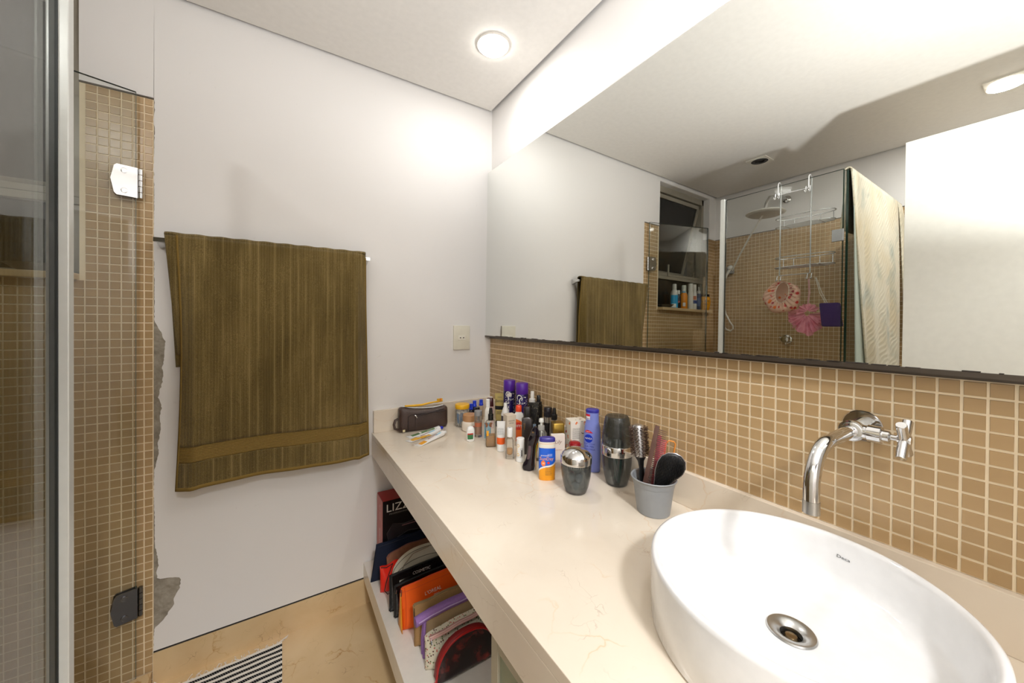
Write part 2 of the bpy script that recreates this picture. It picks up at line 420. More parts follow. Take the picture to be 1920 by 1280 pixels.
# ---------------------------------------------------------------- window (night outside)
fy = .05
b = NB()
for lo, hi in (((WX0, fy, WZ0), (WX0+.03, fy+.05, WZ1)), ((WX1-.03, fy, WZ0), (WX1, fy+.05, WZ1)), ((WX0, fy, WZ1-.05), (WX1, fy+.05, WZ1)), ((WX0, fy, WZ0), (WX1, fy+.05, WZ0+.012)), ((WX0, fy-.006, 1.717), (WX1, fy+.05, 1.742)), ((WX0, fy-.002, 1.744), (WX1, fy+.05, 1.766))):
    box(b, lo, hi, .002)
m_winalu = M((160, 154, 140), .4, .2, name='window_aluminium')
wn = struct(part('window_1', b, m_winalu, smooth=False))
m_pane = see_through((.20, .20, .18), .03, 'night_glass', 1., 1.5, (30, 29, 25), .5)
part('pane', box(NB(), (WX0+.03, fy+.02, WZ0+.012), (WX1-.03, fy+.026, 1.717)), m_pane, wn, smooth=False)
# tilted upper sash, hinged at its top
sb = NB(); sw0, sw1 = WX0+.034, WX1-.034; hz = WZ1-.058; L = hz-1.772
for lo, hi in (((sw0, 0, -L), (sw0+.028, .028, 0)), ((sw1-.028, 0, -L), (sw1, .028, 0)), ((sw0, 0, -.03), (sw1, .028, 0)), ((sw0, 0, -L), (sw1, .028, -L+.03))): box(sb, lo, hi, .002)
sash = part('sash', sb, m_winalu, wn, smooth=False); sash.location = (0, fy+.012, hz); sash.rotation_euler = (math.radians(14), 0, 0)
part('pane', box(NB(), (sw0+.026, .011, -L+.028), (sw1-.026, .016, -.028)), m_pane, sash, smooth=False)
part('stay', tube(NB(), [(-2.13, .0, -L+.02), (-2.13, -.03, -L+.01)], .005, 8), m_winalu, sash)
part('latch', box(NB(), (-1.77, fy-.014, 1.745), (-1.758, fy-.002, 1.84), .002), m_winalu, wn, smooth=False)
part('window_sill', box(NB(), (WX0, -.05, WZ0-.022), (WX1, fy+.0, WZ0), .003), marble('sill_marble', (204, 176, 132), (214, 190, 148), (170, 130, 80), (120, 90, 60), .3), wn, smooth=False)

# ---------------------------------------------------------------- open white door leaf
dr = struct(part('door_1', box(NB(), (-1.335, -2.19, .01), (-1.30, -1.39, 2.125), .0015), M((216, 214, 206), .4, spec=.3, name='door_paint'), smooth=False))
kb = NB(); lathe(kb, [(.026, 0), (.026, .008), (.012, .01), (.012, .045)], 20, mtx=Matrix.Translation((-1.30, -1.45, 1.02)) @ Matrix.Rotation(PI/2, 4, 'Y'))
tube(kb, [(-1.26, -1.45, 1.02), (-1.255, -1.47, 1.02), (-1.255, -1.57, 1.02)], .009, 10)
part('handle', kb, m_steel, dr)

# ---------------------------------------------------------------- mirror
mm = NB(); my0, my1 = -.003, -2.12
tilt = lambda z: -.0304+.0088*(z-1.7)
A = [(tilt(1.2475), 1.2475), (tilt(2.158), 2.1592), (-.001, 2.1592), (-.001, 1.2475)]
mt_ = thing('wall_mirror', 'wide frameless mirror on the white wall above the tan mosaic', 'mirror', (0, -1.06, 1.2475))
part('backing_board', prism(NB(), [(x+.004 if x < -.01 else x, z) for x, z in A], 1, my0-.001, my1+.001), M((70, 62, 52), .8), mt_, smooth=False, world=True)
b = prism(NB(), [(tilt(1.2475)+.0038, 1.2475), (tilt(1.2475), 1.2475), (tilt(2.158), 2.158), (tilt(2.158)+.0038, 2.158)], 1, my0, my1)
t = NT('mirror_silver'); t.bsdf((.86, .875, .85, 1), .0, 1); m_mirror = t.m
part('mirror_glass', b, m_mirror, mt_, smooth=False, world=True)
rn = random.Random(5); b = NB(); tp = tilt(1.2475)
poly = []
box(b, (tp-.004, my1, 1.2405), (-.001, my0, 1.2472)); box(b, (tp-.004, my1, 1.2472), (tp-.001, my0, 1.2495))
box(b, (-.010, my1, 1.2335), (-.001, my0-.002, 1.2405))
part('bottom_channel', b, M((92, 84, 76), .35, .7, name='dark_metal_channel'), mt_, smooth=False, world=True)
b = NB()
for k in range(90):
    y = my1+rn.random()*2.0; l = rn.uniform(.004, .02); h = rn.uniform(.0008, .0026)
    box(b, (tp-.0043, y, 1.2492), (tp-.0012, y+l, 1.2492+h))
part('corroded_edge', b, M((48, 40, 34), .8), mt_, smooth=False, kind='stuff', world=True)

# ---------------------------------------------------------------- counter, backsplash, shelf, cabinet
ZC = .799; CD = .64
ct = thing('countertop', 'long cream marble washstand top with a deep front apron', 'countertop', (-.32, -1.1, .695))
b = NB(); box(b, (-CD, -2.2, .775), (-.0005, -.0045, ZC), .0018); part('top_slab', b, m_counter, ct, smooth=False, world=True)
part('apron', box(NB(), (-CD, -2.2, .694), (-CD+.02, -.0045, .7745), .0012), m_counter, ct, smooth=False, world=True)
b = NB(); box(b, (-.0175, -2.2, ZC+.0003), (-.0008, -.0225, BSZ), .0012); part('backsplash', b, m_counter, ct, smooth=False, world=True)
b = NB(); box(b, (-CD+.006, -.022, ZC+.0003), (-.0008, -.0045, .9035), .0012); part('backsplash', b, m_counter, ct, smooth=False, world=True)
cb = thing('vanity_cabinet', 'white lacquered base shelf and glass-door cabinet under the marble counter', 'cabinet', (-.33, -1.1, .1))
part('shelf_board', box(NB(), (-.674, -2.2, .118), (-.004, -.006, .1955), .0015), m_lacq, cb, smooth=False, world=True)
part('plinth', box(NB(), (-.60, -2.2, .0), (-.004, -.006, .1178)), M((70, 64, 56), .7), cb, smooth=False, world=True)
part('back_panel', box(NB(), (-.012, -2.2, .1957), (-.004, -.006, .693)), M((150, 142, 130), .5), cb, smooth=False, world=True)
part('side_panel', box(NB(), (-.61, -1.167, .1957), (-.013, -1.149, .6935)), m_lacq, cb, smooth=False, world=True)
dd = NB(); fx0, fx1 = -.632, -.612
for y0, y1 in ((-1.66, -1.149), (-2.19, -1.668)):
    dd = NB(); fw_ = .026
    for lo, hi in (((y0, .2), (y0+fw_, .69)), ((y1-fw_, .2), (y1, .69)), ((y0+fw_, .2), (y1-fw_, .2+fw_)), ((y0+fw_, .69-fw_), (y1-fw_, .69))):
        box(dd, (fx0, lo[0], lo[1]), (fx1, hi[0], hi[1]), .001)
    d_ = part('door', dd, M((176, 172, 156), .35, .35, name='door_frame_metal'), cb, smooth=False, world=True)
    part('pane', box(NB(), (fx0+.006, y0+fw_, .2+fw_), (fx0+.012, y1-fw_, .69-fw_)), M((128, 140, 122), .12, name='back_painted_glass'), d_, smooth=False, world=True)

# ---------------------------------------------------------------- shower enclosure
fg = thing('fixed_shower_glass', 'fixed clear glass shower screen with white upright channel', 'shower screen', (-1.42, -.87, 0))
part('glass_panel', box(NB(), (-1.424, -1.156, .06), (-1.416, -.595, 2.125)), m_glass, fg, smooth=False, world=True)
part('edge', box(NB(), (-1.4245, -1.1585, .06), (-1.4155, -1.156, 2.125)), m_glassedge, fg, smooth=False, world=True, label='dark polished glass edge')
part('edge', box(NB(), (-1.4242, -1.156, 2.125), (-1.4158, -.59, 2.1262)), M((70, 84, 76), .2), fg, smooth=False, world=True)
part('upright_channel', box(NB(), (-1.4325, -.5905, .06), (-1.3985, -.566, 2.13), .002), M((222, 224, 220), .3, .15, name='white_aluminium'), fg, smooth=False, world=True)
part('gasket', box(NB(), (-1.4262, -.5945, .06), (-1.4138, -.5907, 2.125)), M((40, 44, 44), .5), fg, smooth=False, world=True)
part('sill_curb', box(NB(), (-1.45, -1.155, 0), (-1.392, -.012, .058), .002), m_floor, fg, smooth=False, world=True)
rg = thing('return_shower_glass', 'clear return shower glass behind the hanging patterned towel', 'shower screen', (-1.9, -1.17, 0))
part('glass_panel', box(NB(), (-2.385, -1.174, .06), (-1.43, -1.166, 2.118)), m_glass, rg, smooth=False, world=True)
part('edge', box(NB(), (-2.385, -1.1742, 2.118), (-1.43, -1.1658, 2.1192)), M((70, 84, 76), .2), rg, smooth=False, world=True)
part('edge', box(NB(), (-1.43, -1.1745, .06), (-1.4275, -1.1655, 2.118)), m_glassedge, rg, smooth=False, world=True, label='dark polished glass edge')
b = NB(); box(b, (-1.4155, -1.164, 1.765), (-1.404, -1.118, 1.825), .002)
part('corner_clamp', b, M((150, 152, 152), .35, .6), fg, smooth=False, world=True)
HX, HY, ANG = -1.432, -.018, math.atan2(-.166, -.505)
dg = thing('shower_door', 'clear glass shower door swung inwards on two chrome hinges', 'shower door', (HX, HY, .03), ANG)
part('glass_panel', box(NB(), (0, -.004, .03), (.533, .004, 2.09)), m_glass, dg, smooth=False)
part('edge', box(NB(), (.533, -.0042, .03), (.5345, .0042, 2.09)), M((60, 76, 66), .2), dg, smooth=False)
part('edge', box(NB(), (0, -.0042, 2.09), (.533, .0042, 2.0912)), m_glassedge, dg, smooth=False)
part('edge', box(NB(), (-.0012, -.0042, .03), (0, .0042, 2.09)), M((90, 104, 94), .2), dg, smooth=False)
def hinge(z, mat, label):
    pl = [(-.004, -.052), (.046, -.052), (.052, -.045), (.060, .0), (.052, .045), (.046, .052), (-.004, .052)]
    b = NB()
    prism(b, [(x, y+z) for x, y in pl], 1, .0042, .011); prism(b, [(x, y+z) for x, y in pl], 1, -.011, -.0042)
    h = part('hinge', b, mat, dg, smooth=False, label=label)
    for s in (-.034, .034):
        lathe_b = lathe(NB(), [(.0085, 0), (.0085, .0025), (.006, .0032), (.003, .0025)], 18, mtx=Matrix.Translation((.012+.016, .011, z+s)) @ Matrix.Rotation(-PI/2, 4, 'X'))
        part('screw', lathe_b, mat, h)
    b = NB()
    for k in range(5):
        lathe(b, [(.0065, 0), (.0065, .0185)], 14, mtx=Matrix.Translation((-.0115, .004, z-.05+k*.0205)))
    part('knuckle', b, mat, h)
hinge(1.772, m_chrome, 'clean chrome hinge'); hinge(.30, m_dkchrome, 'tarnished grey hinge')

# ---------------------------------------------------------------- ceiling lamps, outlet
m_lamp = emit((255, 250, 242), 22, 'lamp_diffuser')
m_ring = M((205, 200, 192), .6, name='lamp_ring')
t_ = thing('downlight', 'round lit ceiling lamp over the far end of the counter', 'lamp', (*DOWN[0], H))
b = lathe(NB(), [(.071, -.0002), (.071, -.004), (.066, -.006), (.059, -.002), (.058, -.0002)], 48, False, False); part('ring', b, m_ring, t_)
part('diffuser', lathe(NB(), [(.057, -.0005), (.057, -.014), (.052, -.018), (.03, -.0195), (.001, -.02)], 48, False, True), m_lamp, t_)
def square_lamp(i, lit, label):
    t_ = thing('downlight', label, 'lamp', (*DOWN[i], H))
    b = NB(); pl = .062
    box(b, (-pl, -pl, -.006), (-.04, pl, -.0003)); box(b, (.04, -pl, -.006), (pl, pl, -.0003)); box(b, (-.04, -pl, -.006), (.04, -.04, -.0003)); box(b, (-.04, .04, -.006), (.04, pl, -.0003))
    part('plate', b, M((228, 224, 214), .5), t_, smooth=False)
    if lit: part('diffuser', lathe(NB(), [(.05, -.0062), (.05, -.010), (.044, -.0125), (.001, -.013)], 40, True, True), m_lamp, t_)
    else:
        part('reflector', lathe(NB(), [(.052, -.0062), (.030, -.0065), (.028, -.001), (.001, -.0005)], 40, False, True), M((30, 26, 24), .3, .5), t_)
        part('rim', lathe(NB(), [(.056, -.0061), (.055, -.0075), (.05, -.0066)], 40, False, False), M((225, 220, 212), .5), t_)
square_lamp(1, True, 'lit square-plate lamp on the ceiling above the white door')
square_lamp(2, True, 'lit lamp in a square plate on the ceiling over the basin, nearest the doorway')
square_lamp(3, False, 'unlit lamp with dark round opening in a square plate, on the shower ceiling')

ot = thing('power_outlet', 'cream wall outlet plate with two round holes beside the mirror', 'outlet', (-.1825, -.0045, 1.2405))
part('plate', box(NB(), (-.0475, -.009, -.0645), (.0475, -.0002, .0645), .003), M((226, 222, 206), .35), ot)
part('socket_insert', box(NB(), (-.021, -.0105, -.014), (.021, -.009, .011), .0006), M((232, 229, 216), .35), ot)
for s in (-.009, .009):
    part('hole', lathe(NB(), [(.0032, 0), (.0032, .0006)], 14, mtx=Matrix.Translation((s, -.0106, -.001)) @ Matrix.Rotation(PI/2, 4, 'X')), m_blackm, ot)

# ---------------------------------------------------------------- olive towel on its bar
tb_ = thing('towel_bar', 'square chrome towel bar on the white wall carrying the olive towel', 'towel bar', (-1.02, -.0045, 1.605))
part('bar', box(NB(), (-1.377, -.069, 1.598), (-.662, -.049, 1.614), .001), m_chrome, tb_, smooth=False, world=True)
for x in (-1.372, -.684):
    b = NB(); prism(b, [(-.0048, 1.585), (-.050, 1.600), (-.050, 1.612), (-.0048, 1.618)], 0, x, x+.018)
    part('bracket', b, m_chrome, tb_, smooth=False, world=True)
def towel_mat(name, a, b_, c_, stripe):
    t = NT(name); co = t.co(kind='Object')
    sx = t.n('ShaderNodeSeparateXYZ'); t.l(co, sx.inputs[0])
    xx = t.math('ADD', sx.outputs[0], t.math('MULTIPLY', t.noise(co, 5, 2), .006))
    wv = t.math('SINE', t.math('MULTIPLY', xx, stripe)); rib = t.math('SINE', t.math('MULTIPLY', xx, stripe*3.))
    mp = t.n('ShaderNodeMapping'); mp.inputs['Scale'].default_value = (1, 1, .05); t.l(co, mp.inputs[0])
    streak = t.noise(mp.outputs[0], 60, 2); amp = t.ramp(streak, [(.4, (0, 0, 0)), (.6, (255, 255, 255))])
    line = t.math('MULTIPLY', t.ramp(wv, [(.84, (0, 0, 0)), (.98, (255, 255, 255))]), amp)
    n2 = t.noise(co, 620, 3, 0, .7); mp2 = t.n('ShaderNodeMapping'); mp2.inputs['Scale'].default_value = (1, 1, .4); t.l(co, mp2.inputs[0]); blot = t.noise(mp2.outputs[0], 7, 4, .5)
    v_ = t.math('ADD', t.math('MULTIPLY', n2, .62), t.math('ADD', t.math('MULTIPLY', blot, .26), t.math('ADD', t.math('MULTIPLY', streak, .12), t.math('MULTIPLY', rib, .018))))
    col = t.ramp(v_, [(.33, a), (.50, b_), (.70, c_)])
    col = t.mix(t.math('MULTIPLY', line, .55), col, lin(c_))
    hgt = t.math('ADD', t.math('MULTIPLY', rib, .18), t.math('ADD', n2, t.math('MULTIPLY', line, .5)))
    t.bsdf(col, .95, 0, .1, bump=hgt, bstr=.9, bdist=.004, Sheen_Weight=.15); return t.m
m_towel = towel_mat('olive_terry', (60, 49, 22), (116, 97, 52), (178, 154, 100), 235.)
def band_mat():
    t = NT('olive_woven_band'); co = t.co(); sx = t.n('ShaderNodeSeparateXYZ'); t.l(co, sx.inputs[0])
    wv = t.math('SINE', t.math('MULTIPLY', sx.outputs[2], 1100.)); n = t.noise(co, 260, 2)
    t.bsdf(t.mix(t.math('ADD', t.math('MULTIPLY', wv, .2), t.math('MULTIPLY', n, .6)), lin((112, 90, 44)), lin((158, 132, 74))), .8, 0, .2, bump=wv, bstr=.4, bdist=.002); return t.m
m_band = band_mat(); m_hem = M((128, 104, 54), .85, spec=.1, name='olive_hem')
tw = thing('bath_towel', 'olive green ribbed bath towel hanging over the wall bar', 'towel', (-1.0, -.06, .715))
ZT = 1.625
def front(u, z):
    """front flap surface point: u 0..1 across, z height"""
    k = (ZT-z)/(ZT-.716)
    xl = -1.314+.012*math.sin(PI*k)-.002*k; xr = -.684+.006*math.sin(2.4*k)+.014*k*k
    x = xl+(xr-xl)*u
    y = -.0805-.012*k - .0045*k*math.sin(u*9.5+1.2)*(1+.5*math.sin(u*4)) - .003*math.sin(u*23+k*2)*k
    if u < .07: y += (.016+.012*k)*(1-u/.07)**1.5*min(1., k*3)      # left edge turned back
    if u > .93: y += .020*((u-.93)/.07)**1.6*min(1., k*3+.25)
    y -= .010*math.exp(-((u-.93)/.02)**2)*min(1, k*1.6)
    y -= .008*math.exp(-((u-.075)/.02)**2)*k
    return x, y
def zof(u, k0, k1, v):
    zb = .718+.006*math.sin(u*5)+.010*u; s = (1-(k0+(k1-k0)*v)); return zb+(ZT-zb)*s
KB0, KB1 = .83, .897
def fpatch(k0, k1, nu, nv, off=0., u0=0., u1=1.):
    def f(u, v):
        uu = u0+(u1-u0)*u; z = zof(uu, k0, k1, v); x, y = front(uu, z); return (x, y-off, z)
    return grid(NB(), nu, nv, f)
part('front_flap', fpatch(0, KB0+.002, 90, 60), m_towel, tw, world=True, solid=.007)
part('woven_band', fpatch(KB0, KB1, 90, 8, -.0008), m_band, tw, world=True, solid=.004, label='smooth woven band')
part('front_hem_flap', fpatch(KB1-.002, 1., 90, 16), m_towel, tw, world=True, solid=.007)
part('hem', fpatch(.989, 1.003, 90, 3, .001), m_hem, tw, world=True, solid=.0075, label='stitched golden hem')
part('selvedge', fpatch(0.0, 1., 3, 70, .003, -.003, .007), m_hem, tw, world=True, solid=.003, label='pale stitched left edge')
part('selvedge', fpatch(0.02, 1., 3, 70, .003, .994, 1.003), m_hem, tw, world=True, solid=.003, label='pale stitched right edge')
def over(u, v):
    a = PI*v; x = -1.346+(-.684+1.346)*u
    return (x, -.060-.0205*math.cos(a), ZT-.001+.0105*math.sin(a)+.0012*math.sin(u*60))
part('fold', grid(NB(), 80, 10, over), m_towel, tw, world=True, solid=.006)
def back(u, v):
    k = v; x0 = -1.346+.024*k; x = x0+(-.687-x0)*u
    return (x, -.0395+.012*math.sin(u*3)*k+.005*k*math.sin(u*14)-.005*k, ZT-(ZT-1.155)*k)
part('back_flap', grid(NB(), 80, 40, back), m_towel, tw, world=True, solid=.006)
def side(u, v):
    # strip of the fold that shows left of the front flap
    k = v; x0 = -1.346+.030*k; x1 = -1.312+.010*math.sin(PI*k*.7)
    return (x0+(x1-x0)*u, -.078+.018*k+.010*(1-u)*k, ZT-(ZT-1.20)*k)
part('turned_edge', grid(NB(), 8, 40, side), m_towel, tw, world=True, solid=.006)

# ---------------------------------------------------------------- basin
SX, SY, SZ = -.287, -1.545, ZC
R0 = .2165; HB = .113
sk = thing('vessel_basin', 'round white porcelain vessel basin standing on the marble counter', 'basin', (SX, SY, SZ))
prof = [(.05, .0002), (R0-.004, .0002), (R0, .004), (R0+.001, .05), (R0+.001, HB-.010), (R0-.0005, HB-.003), (R0-.005, HB), (R0-.010, HB-.0015), (R0-.0135, HB-.007), (R0-.0165, HB-.03), (R0-.0205, HB-.055), (R0-.0235, HB-.066), (R0-.029, HB-.0755), (R0-.038, HB-.081), (R0-.052, HB-.0845), (.09, HB-.0895), (.045, HB-.0925), (.030, HB-.094)]
part('bowl', lathe(NB(), prof, 96, False, False), m_porc, sk, ang=60)
zd = HB-.0935
DX, DY = .0, .0
part('drain_flange', lathe(NB(), [(.0335, zd-.001), (.0345, zd+.001), (.033, zd+.0032), (.026, zd+.0028), (.019, zd-.001), (.0155, zd-.004), (.0150, zd-.012)], 48, False, False), m_steel, sk)
part('drain_well', lathe(NB(), [(.0152, zd-.012), (.0150, zd-.0135), (.0001, zd-.0135)], 32, False, True), M((34, 28, 22), .3, .6), sk)
part('drain_plug', lathe(NB(), [(.0001, zd-.0125), (.009, zd-.0125), (.010, zd-.010), (.008, zd-.006), (.004, zd-.0052), (.0001, zd-.005)], 28, False, False), M((150, 130, 100), .25, 1), sk)
def basin_map(tx, tz):
    a = math.radians(-3.5)-tx/(R0-.02); z = HB-.034+tz; r = R0-.0185-(HB-.034-z)*.17
    return (r*math.cos(a), r*math.sin(a), z)
text_on('lettering', 'Deca', .0078, M((40, 40, 44), .4), sk, basin_map, xs=1.25)

# ---------------------------------------------------------------- wall faucet
FY, FZ = -1.561, 1.121
fc = thing('wall_faucet', 'chrome wall faucet with bent spout and cross handle above the basin', 'faucet', (0, FY, FZ))
RX = Matrix.Rotation(-PI/2, 4, 'Y')      # +Z -> -X
part('wall_flange', lathe(NB(), [(.031, .0022), (.031, .004), (.0295, .0055), (.018, .0062)], 48, True, True, RX), m_chrome, fc)
part('body', lathe(NB(), [(.0165, .006), (.0165, .05), (.0178, .0505), (.0178, .064), (.0196, .0645), (.0196, .069), (.0168, .0695), (.0168, .0745), (.013, .076)], 40, False, True, RX), m_chrome, fc)
sp = [(-.074, 0, 0), (-.13, 0, 0), (-.18, 0, 0)]+arc((-.192, 0, -.068), .068, PI/2, PI, 14)[1:]+[(-.26, 0, -.085)]
part('spout', tube(NB(), sp, .0115, 24), m_chrome, fc)
part('spout_tip', tube(NB(), [(-.26, 0, -.0852), (-.26, 0, -.106)], .0119, 24), m_steel, fc)
RY = Matrix.Rotation(PI/2, 4, 'X')       # +Z -> -Y
VX = -.0585
part('valve_body', lathe(NB(), [(.0135, .012), (.0135, .020), (.0128, .0205), (.0128, .0215), (.0158, .022), (.0158, .040), (.0145, .0415), (.0105, .042), (.0105, .050), (.0078, .052), (.0055, .0525), (.0055, .066)], 32, False, True, Matrix.Translation((VX, 0, -.0)) @ RY), m_chrome, fc)
hb = part('cross_handle', lathe(NB(), [(.0075, .060), (.0085, .062), (.0085, .076), (.0075, .078)], 24, True, True, Matrix.Translation((VX, 0, 0)) @ RY), m_chrome, fc)
for a in (math.radians(53), math.radians(127)):
    d = Vector((math.cos(a), 0, math.sin(a))); c = Vector((VX, -.069, 0))
    part('handle_bar', tube(NB(), [c-d*.0375, c-d*.0368, c+d*.0368, c+d*.0375], [.0070, .0076, .0076, .0070], 20), m_chrome, hb)

# ---------------------------------------------------------------- striped rug
rg_ = thing('bath_rug', 'black and white striped woven cotton rug with fringe on the marble floor', 'rug', (-1.18, -.6, 0))
rx0, rx1, ry0, ry1 = -1.366, -.995, -1.15, -.046
m_cot = M((222, 216, 206), .95, spec=.1, name='white_cotton')
t = NT('black_white_twist'); co = t.co(); sx = t.n('ShaderNodeSeparateXYZ'); t.l(co, sx.inputs[0])
wv = t.math('SINE', t.math('MULTIPLY', t.math('ADD', sx.outputs[0], t.math('MULTIPLY', sx.outputs[1], .6)), 900.))
t.bsdf(t.ramp(wv, [(.80, (24, 24, 26)), (.95, (150, 146, 140))]), .95, 0, .1); m_twist = t.m
P_ = .0245; k = 0; bw = NB(); bk = NB(); y = ry1
rn = random.Random(9)
while y > ry0:
    sk_ = .012
    def rib(b, yy, r, h):
        n = 14
        tube(b, [(rx0+(rx1-rx0)*i/n, yy+.0008*math.sin(i*1.7+yy*60)-.01*(1-i/n), h+.0006*math.sin(i+yy*90)) for i in range(n+1)], r, 8, flat=1)
    rib(bw, y-.0035, .0037, .0044); rib(bw, y-.0095, .0037, .0046)
    rib(bk, y-.0155, .0036, .0046); rib(bk, y-.0212, .0036, .0044); y -= P_
part('white_rib', bw, m_cot, rg_, kind='stuff', world=True); part('black_rib', bk, m_twist, rg_, kind='stuff', world=True)
b = NB(); box(b, (rx0+.002, ry0, .0004), (rx1-.002, ry1-.012, .0048)); part('backing', b, m_cot, rg_, smooth=False, world=True)
b = NB()
for k in range(46):
    x = rx0+.004+(rx1-rx0-.008)*k/45; yy = ry1-.004-.012*(1-(x-rx0)/(rx1-rx0)); a = PI/2+rn.uniform(-.9, .7); L_ = rn.uniform(.012, .034)
    if y + 0 > 9: pass
    p = [(x, yy, .006)]
    for s in range(1, 5): 
        a += rn.uniform(-.8, .8); p.append((p[-1][0]+math.cos(a)*L_/4, min(p[-1][1]+math.sin(a)*L_/4, -.0125), .0025+abs(.004*math.sin(s*1.3+k))))
    tube(b, p, .0013, 5)
for k in range(7):
    tube(b, [(rx1-.012-.002*k, ry1-.004, .006), (rx1+.004+.001*k, ry1+.012+.001*k, .004), (rx1+.016+.001*k, ry1+.016+.002*k, .002)], .0012, 5)
for k in range(9):
    tube(b, [(rx0+.004, ry1-.016-.001*k, .006), (rx0-.004-.001*k, ry1+.006+.001*k, .009), (rx0-.012-.0008*k, -.016, .012+.001*k)], .0014, 5)
part('fringe', b, m_cot, rg_, kind='stuff', world=True)

# ---------------------------------------------------------------- things on the counter
def on_top(name, label, cat, x, y, off=0., group=None, z=ZC):
    return thing(name, label, cat, (x, y, z+.0003), face_cam(x, y, off), group)
def cyl(R, z0, z1, e=.0015, seg=32):
    return lathe(NB(), [(R-e, z0), (R, z0+e), (R, z1-e), (R-e, z1)], seg)
def put(parent, name, b, mat, **kw): return part(name, b, mat, parent, **kw)
INK = M((60, 56, 54), .5, name='print_ink'); WHITE_INK = M((232, 230, 224), .5, name='white_ink'); GOLD = M((196, 150, 62), .25, .9, name='gold'); BLUEINK = M((30, 46, 140), .4, name='blue_ink')
def lines(parent, mp, n, w_, h, gap, mat=INK, seed=1):
    """rows of unreadably small print: short dashes"""
    rn = random.Random(seed); b = NB()
    for i in range(n):
        x = -w_/2; 
        while x < w_/2-.0008:
            l = rn.uniform(.0012, .004); l = min(l, w_/2-x)
            q = [b.verts.new(mp(px, -i*gap+pz)) for px, pz in ((x, 0), (x+l, 0), (x+l, h), (x, h))]; b.faces.new(q); x += l+.0008
    return part('small_print', b, mat, parent, smooth=False)

# toiletry bag
bag = thing('toiletry_bag', 'dark brown leather toiletry bag with front zip at the back of the counter', 'bag', (-.412, -.068, ZC+.0003), math.radians(-4))
t = NT('brown_leather'); co = t.co(); v = t.n('ShaderNodeTexVoronoi'); v.inputs['Scale'].default_value = 420; t.l(co, v.inputs['Vector'])
t.bsdf(t.mix(t.noise(co, 18, 3), lin((52, 38, 33)), lin((82, 62, 54))), .36, 0, .5, bump=v.outputs['Distance'], bstr=.5, bdist=.0015); m_leather = t.m
def bagsec(x):
    k = (x+.118)/.236
    sag = .016*math.sin(PI*k)**2*(1+.2*math.sin(k*9)); h = .118-.012*k-sag
    hy = .031*(1-abs(2*k-1)**9*.35)
    o = []
    for i in range(28):
        a = 2*PI*i/28; yy, zz = sup(hy, h/2, 4.2, a); o.append((x, yy*(1.06 if zz < 0 else .97)+.004*(zz/h)*0, h/2+zz))
    return o
xs_ = [-.118, -.1165, -.113, -.105]+[-.095+.019*i for i in range(11)]+[.105, .113, .1165, .118]
rings = []
for i, x in enumerate(xs_):
    r = bagsec(x); e = min(abs(x+.118), abs(x-.118)); s = 1-.16*max(0, 1-e/.013)**2
    c = Vector((x, 0, sum(p[2] for p in r)/len(r))); rings.append([c+(Vector(p)-c)*s for p in r])
put(bag, 'body', ring_loft(NB(), rings), m_leather)
def bz(x, z, off=0.): return (x, -.0318-off, z)
z_ = NB(); tube(z_, [(-.045+.013*i, -.0335, .071+.007*math.sin(i*.28)+.0012*i) for i in range(12)], .0034, 8, flat=1)
put(bag, 'zipper', z_, M((40, 22, 20), .5))
put(bag, 'pocket_seam', tube(NB(), [(-.078, -.0325, .012), (-.080, -.033, .03), (-.079, -.033, .075), (-.060, -.0332, .084), (.02, -.033, .083), (.095, -.032, .096)], .0022, 6), M((42, 30, 26), .5))
put(bag, 'zipper_pull', tube(NB(), [(-.049, -.037, .080), (-.044, -.040, .076), (-.039, -.038, .067)], .0028, 8), m_chrome)
put(bag, 'pull_strap', box(NB(), (-.046, -.0378, .014), (-.036, -.0348, .068), .001), m_leather)
put(bag, 'handle_strap', tube(NB(), [(-.119, .0, .062), (-.134, -.006, .058), (-.141, -.012, .040), (-.138, -.014, .022), (-.124, -.012, .014), (-.112, -.0315, .012)], .0065, 10, flat=.4), m_leather)
put(bag, 'zipper', tube(NB(), [(-.1, .0, .1185), (-.05, .0, .108), (0, .0, .1025), (.05, .0, .1005), (.1, .0, .1065)], .0028, 8, flat=1.), m_steel, label='metal top zip')
put(bag, 'care_tag', box(NB(), (-.105, -.0345, .006), (-.094, -.0325, .016)), M((226, 214, 170), .6), smooth=False)
# toothbrush on the bag
tbh = thing('toothbrush', 'yellow toothbrush lying along the top of the brown bag', 'toothbrush', (-.41, -.066, ZC+.118))
pts = [(-.092, 0, .0035), (-.05, 0, .0005), (-.01, 0, -.0005), (.03, 0, .0045), (.055, .0, .0065), (.075, 0, .0065), (.098, 0, .0085)]
put(tbh, 'handle', tube(NB(), pts, [.004, .0052, .0052, .0045, .0035, .0045, .004], 12), M((238, 182, 30), .3))
bb_ = NB()
for i in range(6):
    for j in range(3): lathe(bb_, [(.0017, 0), (.0019, .011)], 8, mtx=Matrix.Translation((.073+.0042*i, -.004+.004*j, .0095)) @ Matrix.Rotation(.06*(i-2), 4, 'Y'))
put(tbh, 'bristles', bb_, [M((240, 190, 50), .7)])
b = NB()
for i in range(2):
    for j in range(2): lathe(b, [(.0018, 0), (.0021, .0118)], 8, mtx=Matrix.Translation((.0835+.0042*i, -.0055+.003*j, .0095)))
put(tbh, 'bristles', b, M((232, 116, 40), .7), label='orange centre bristles')

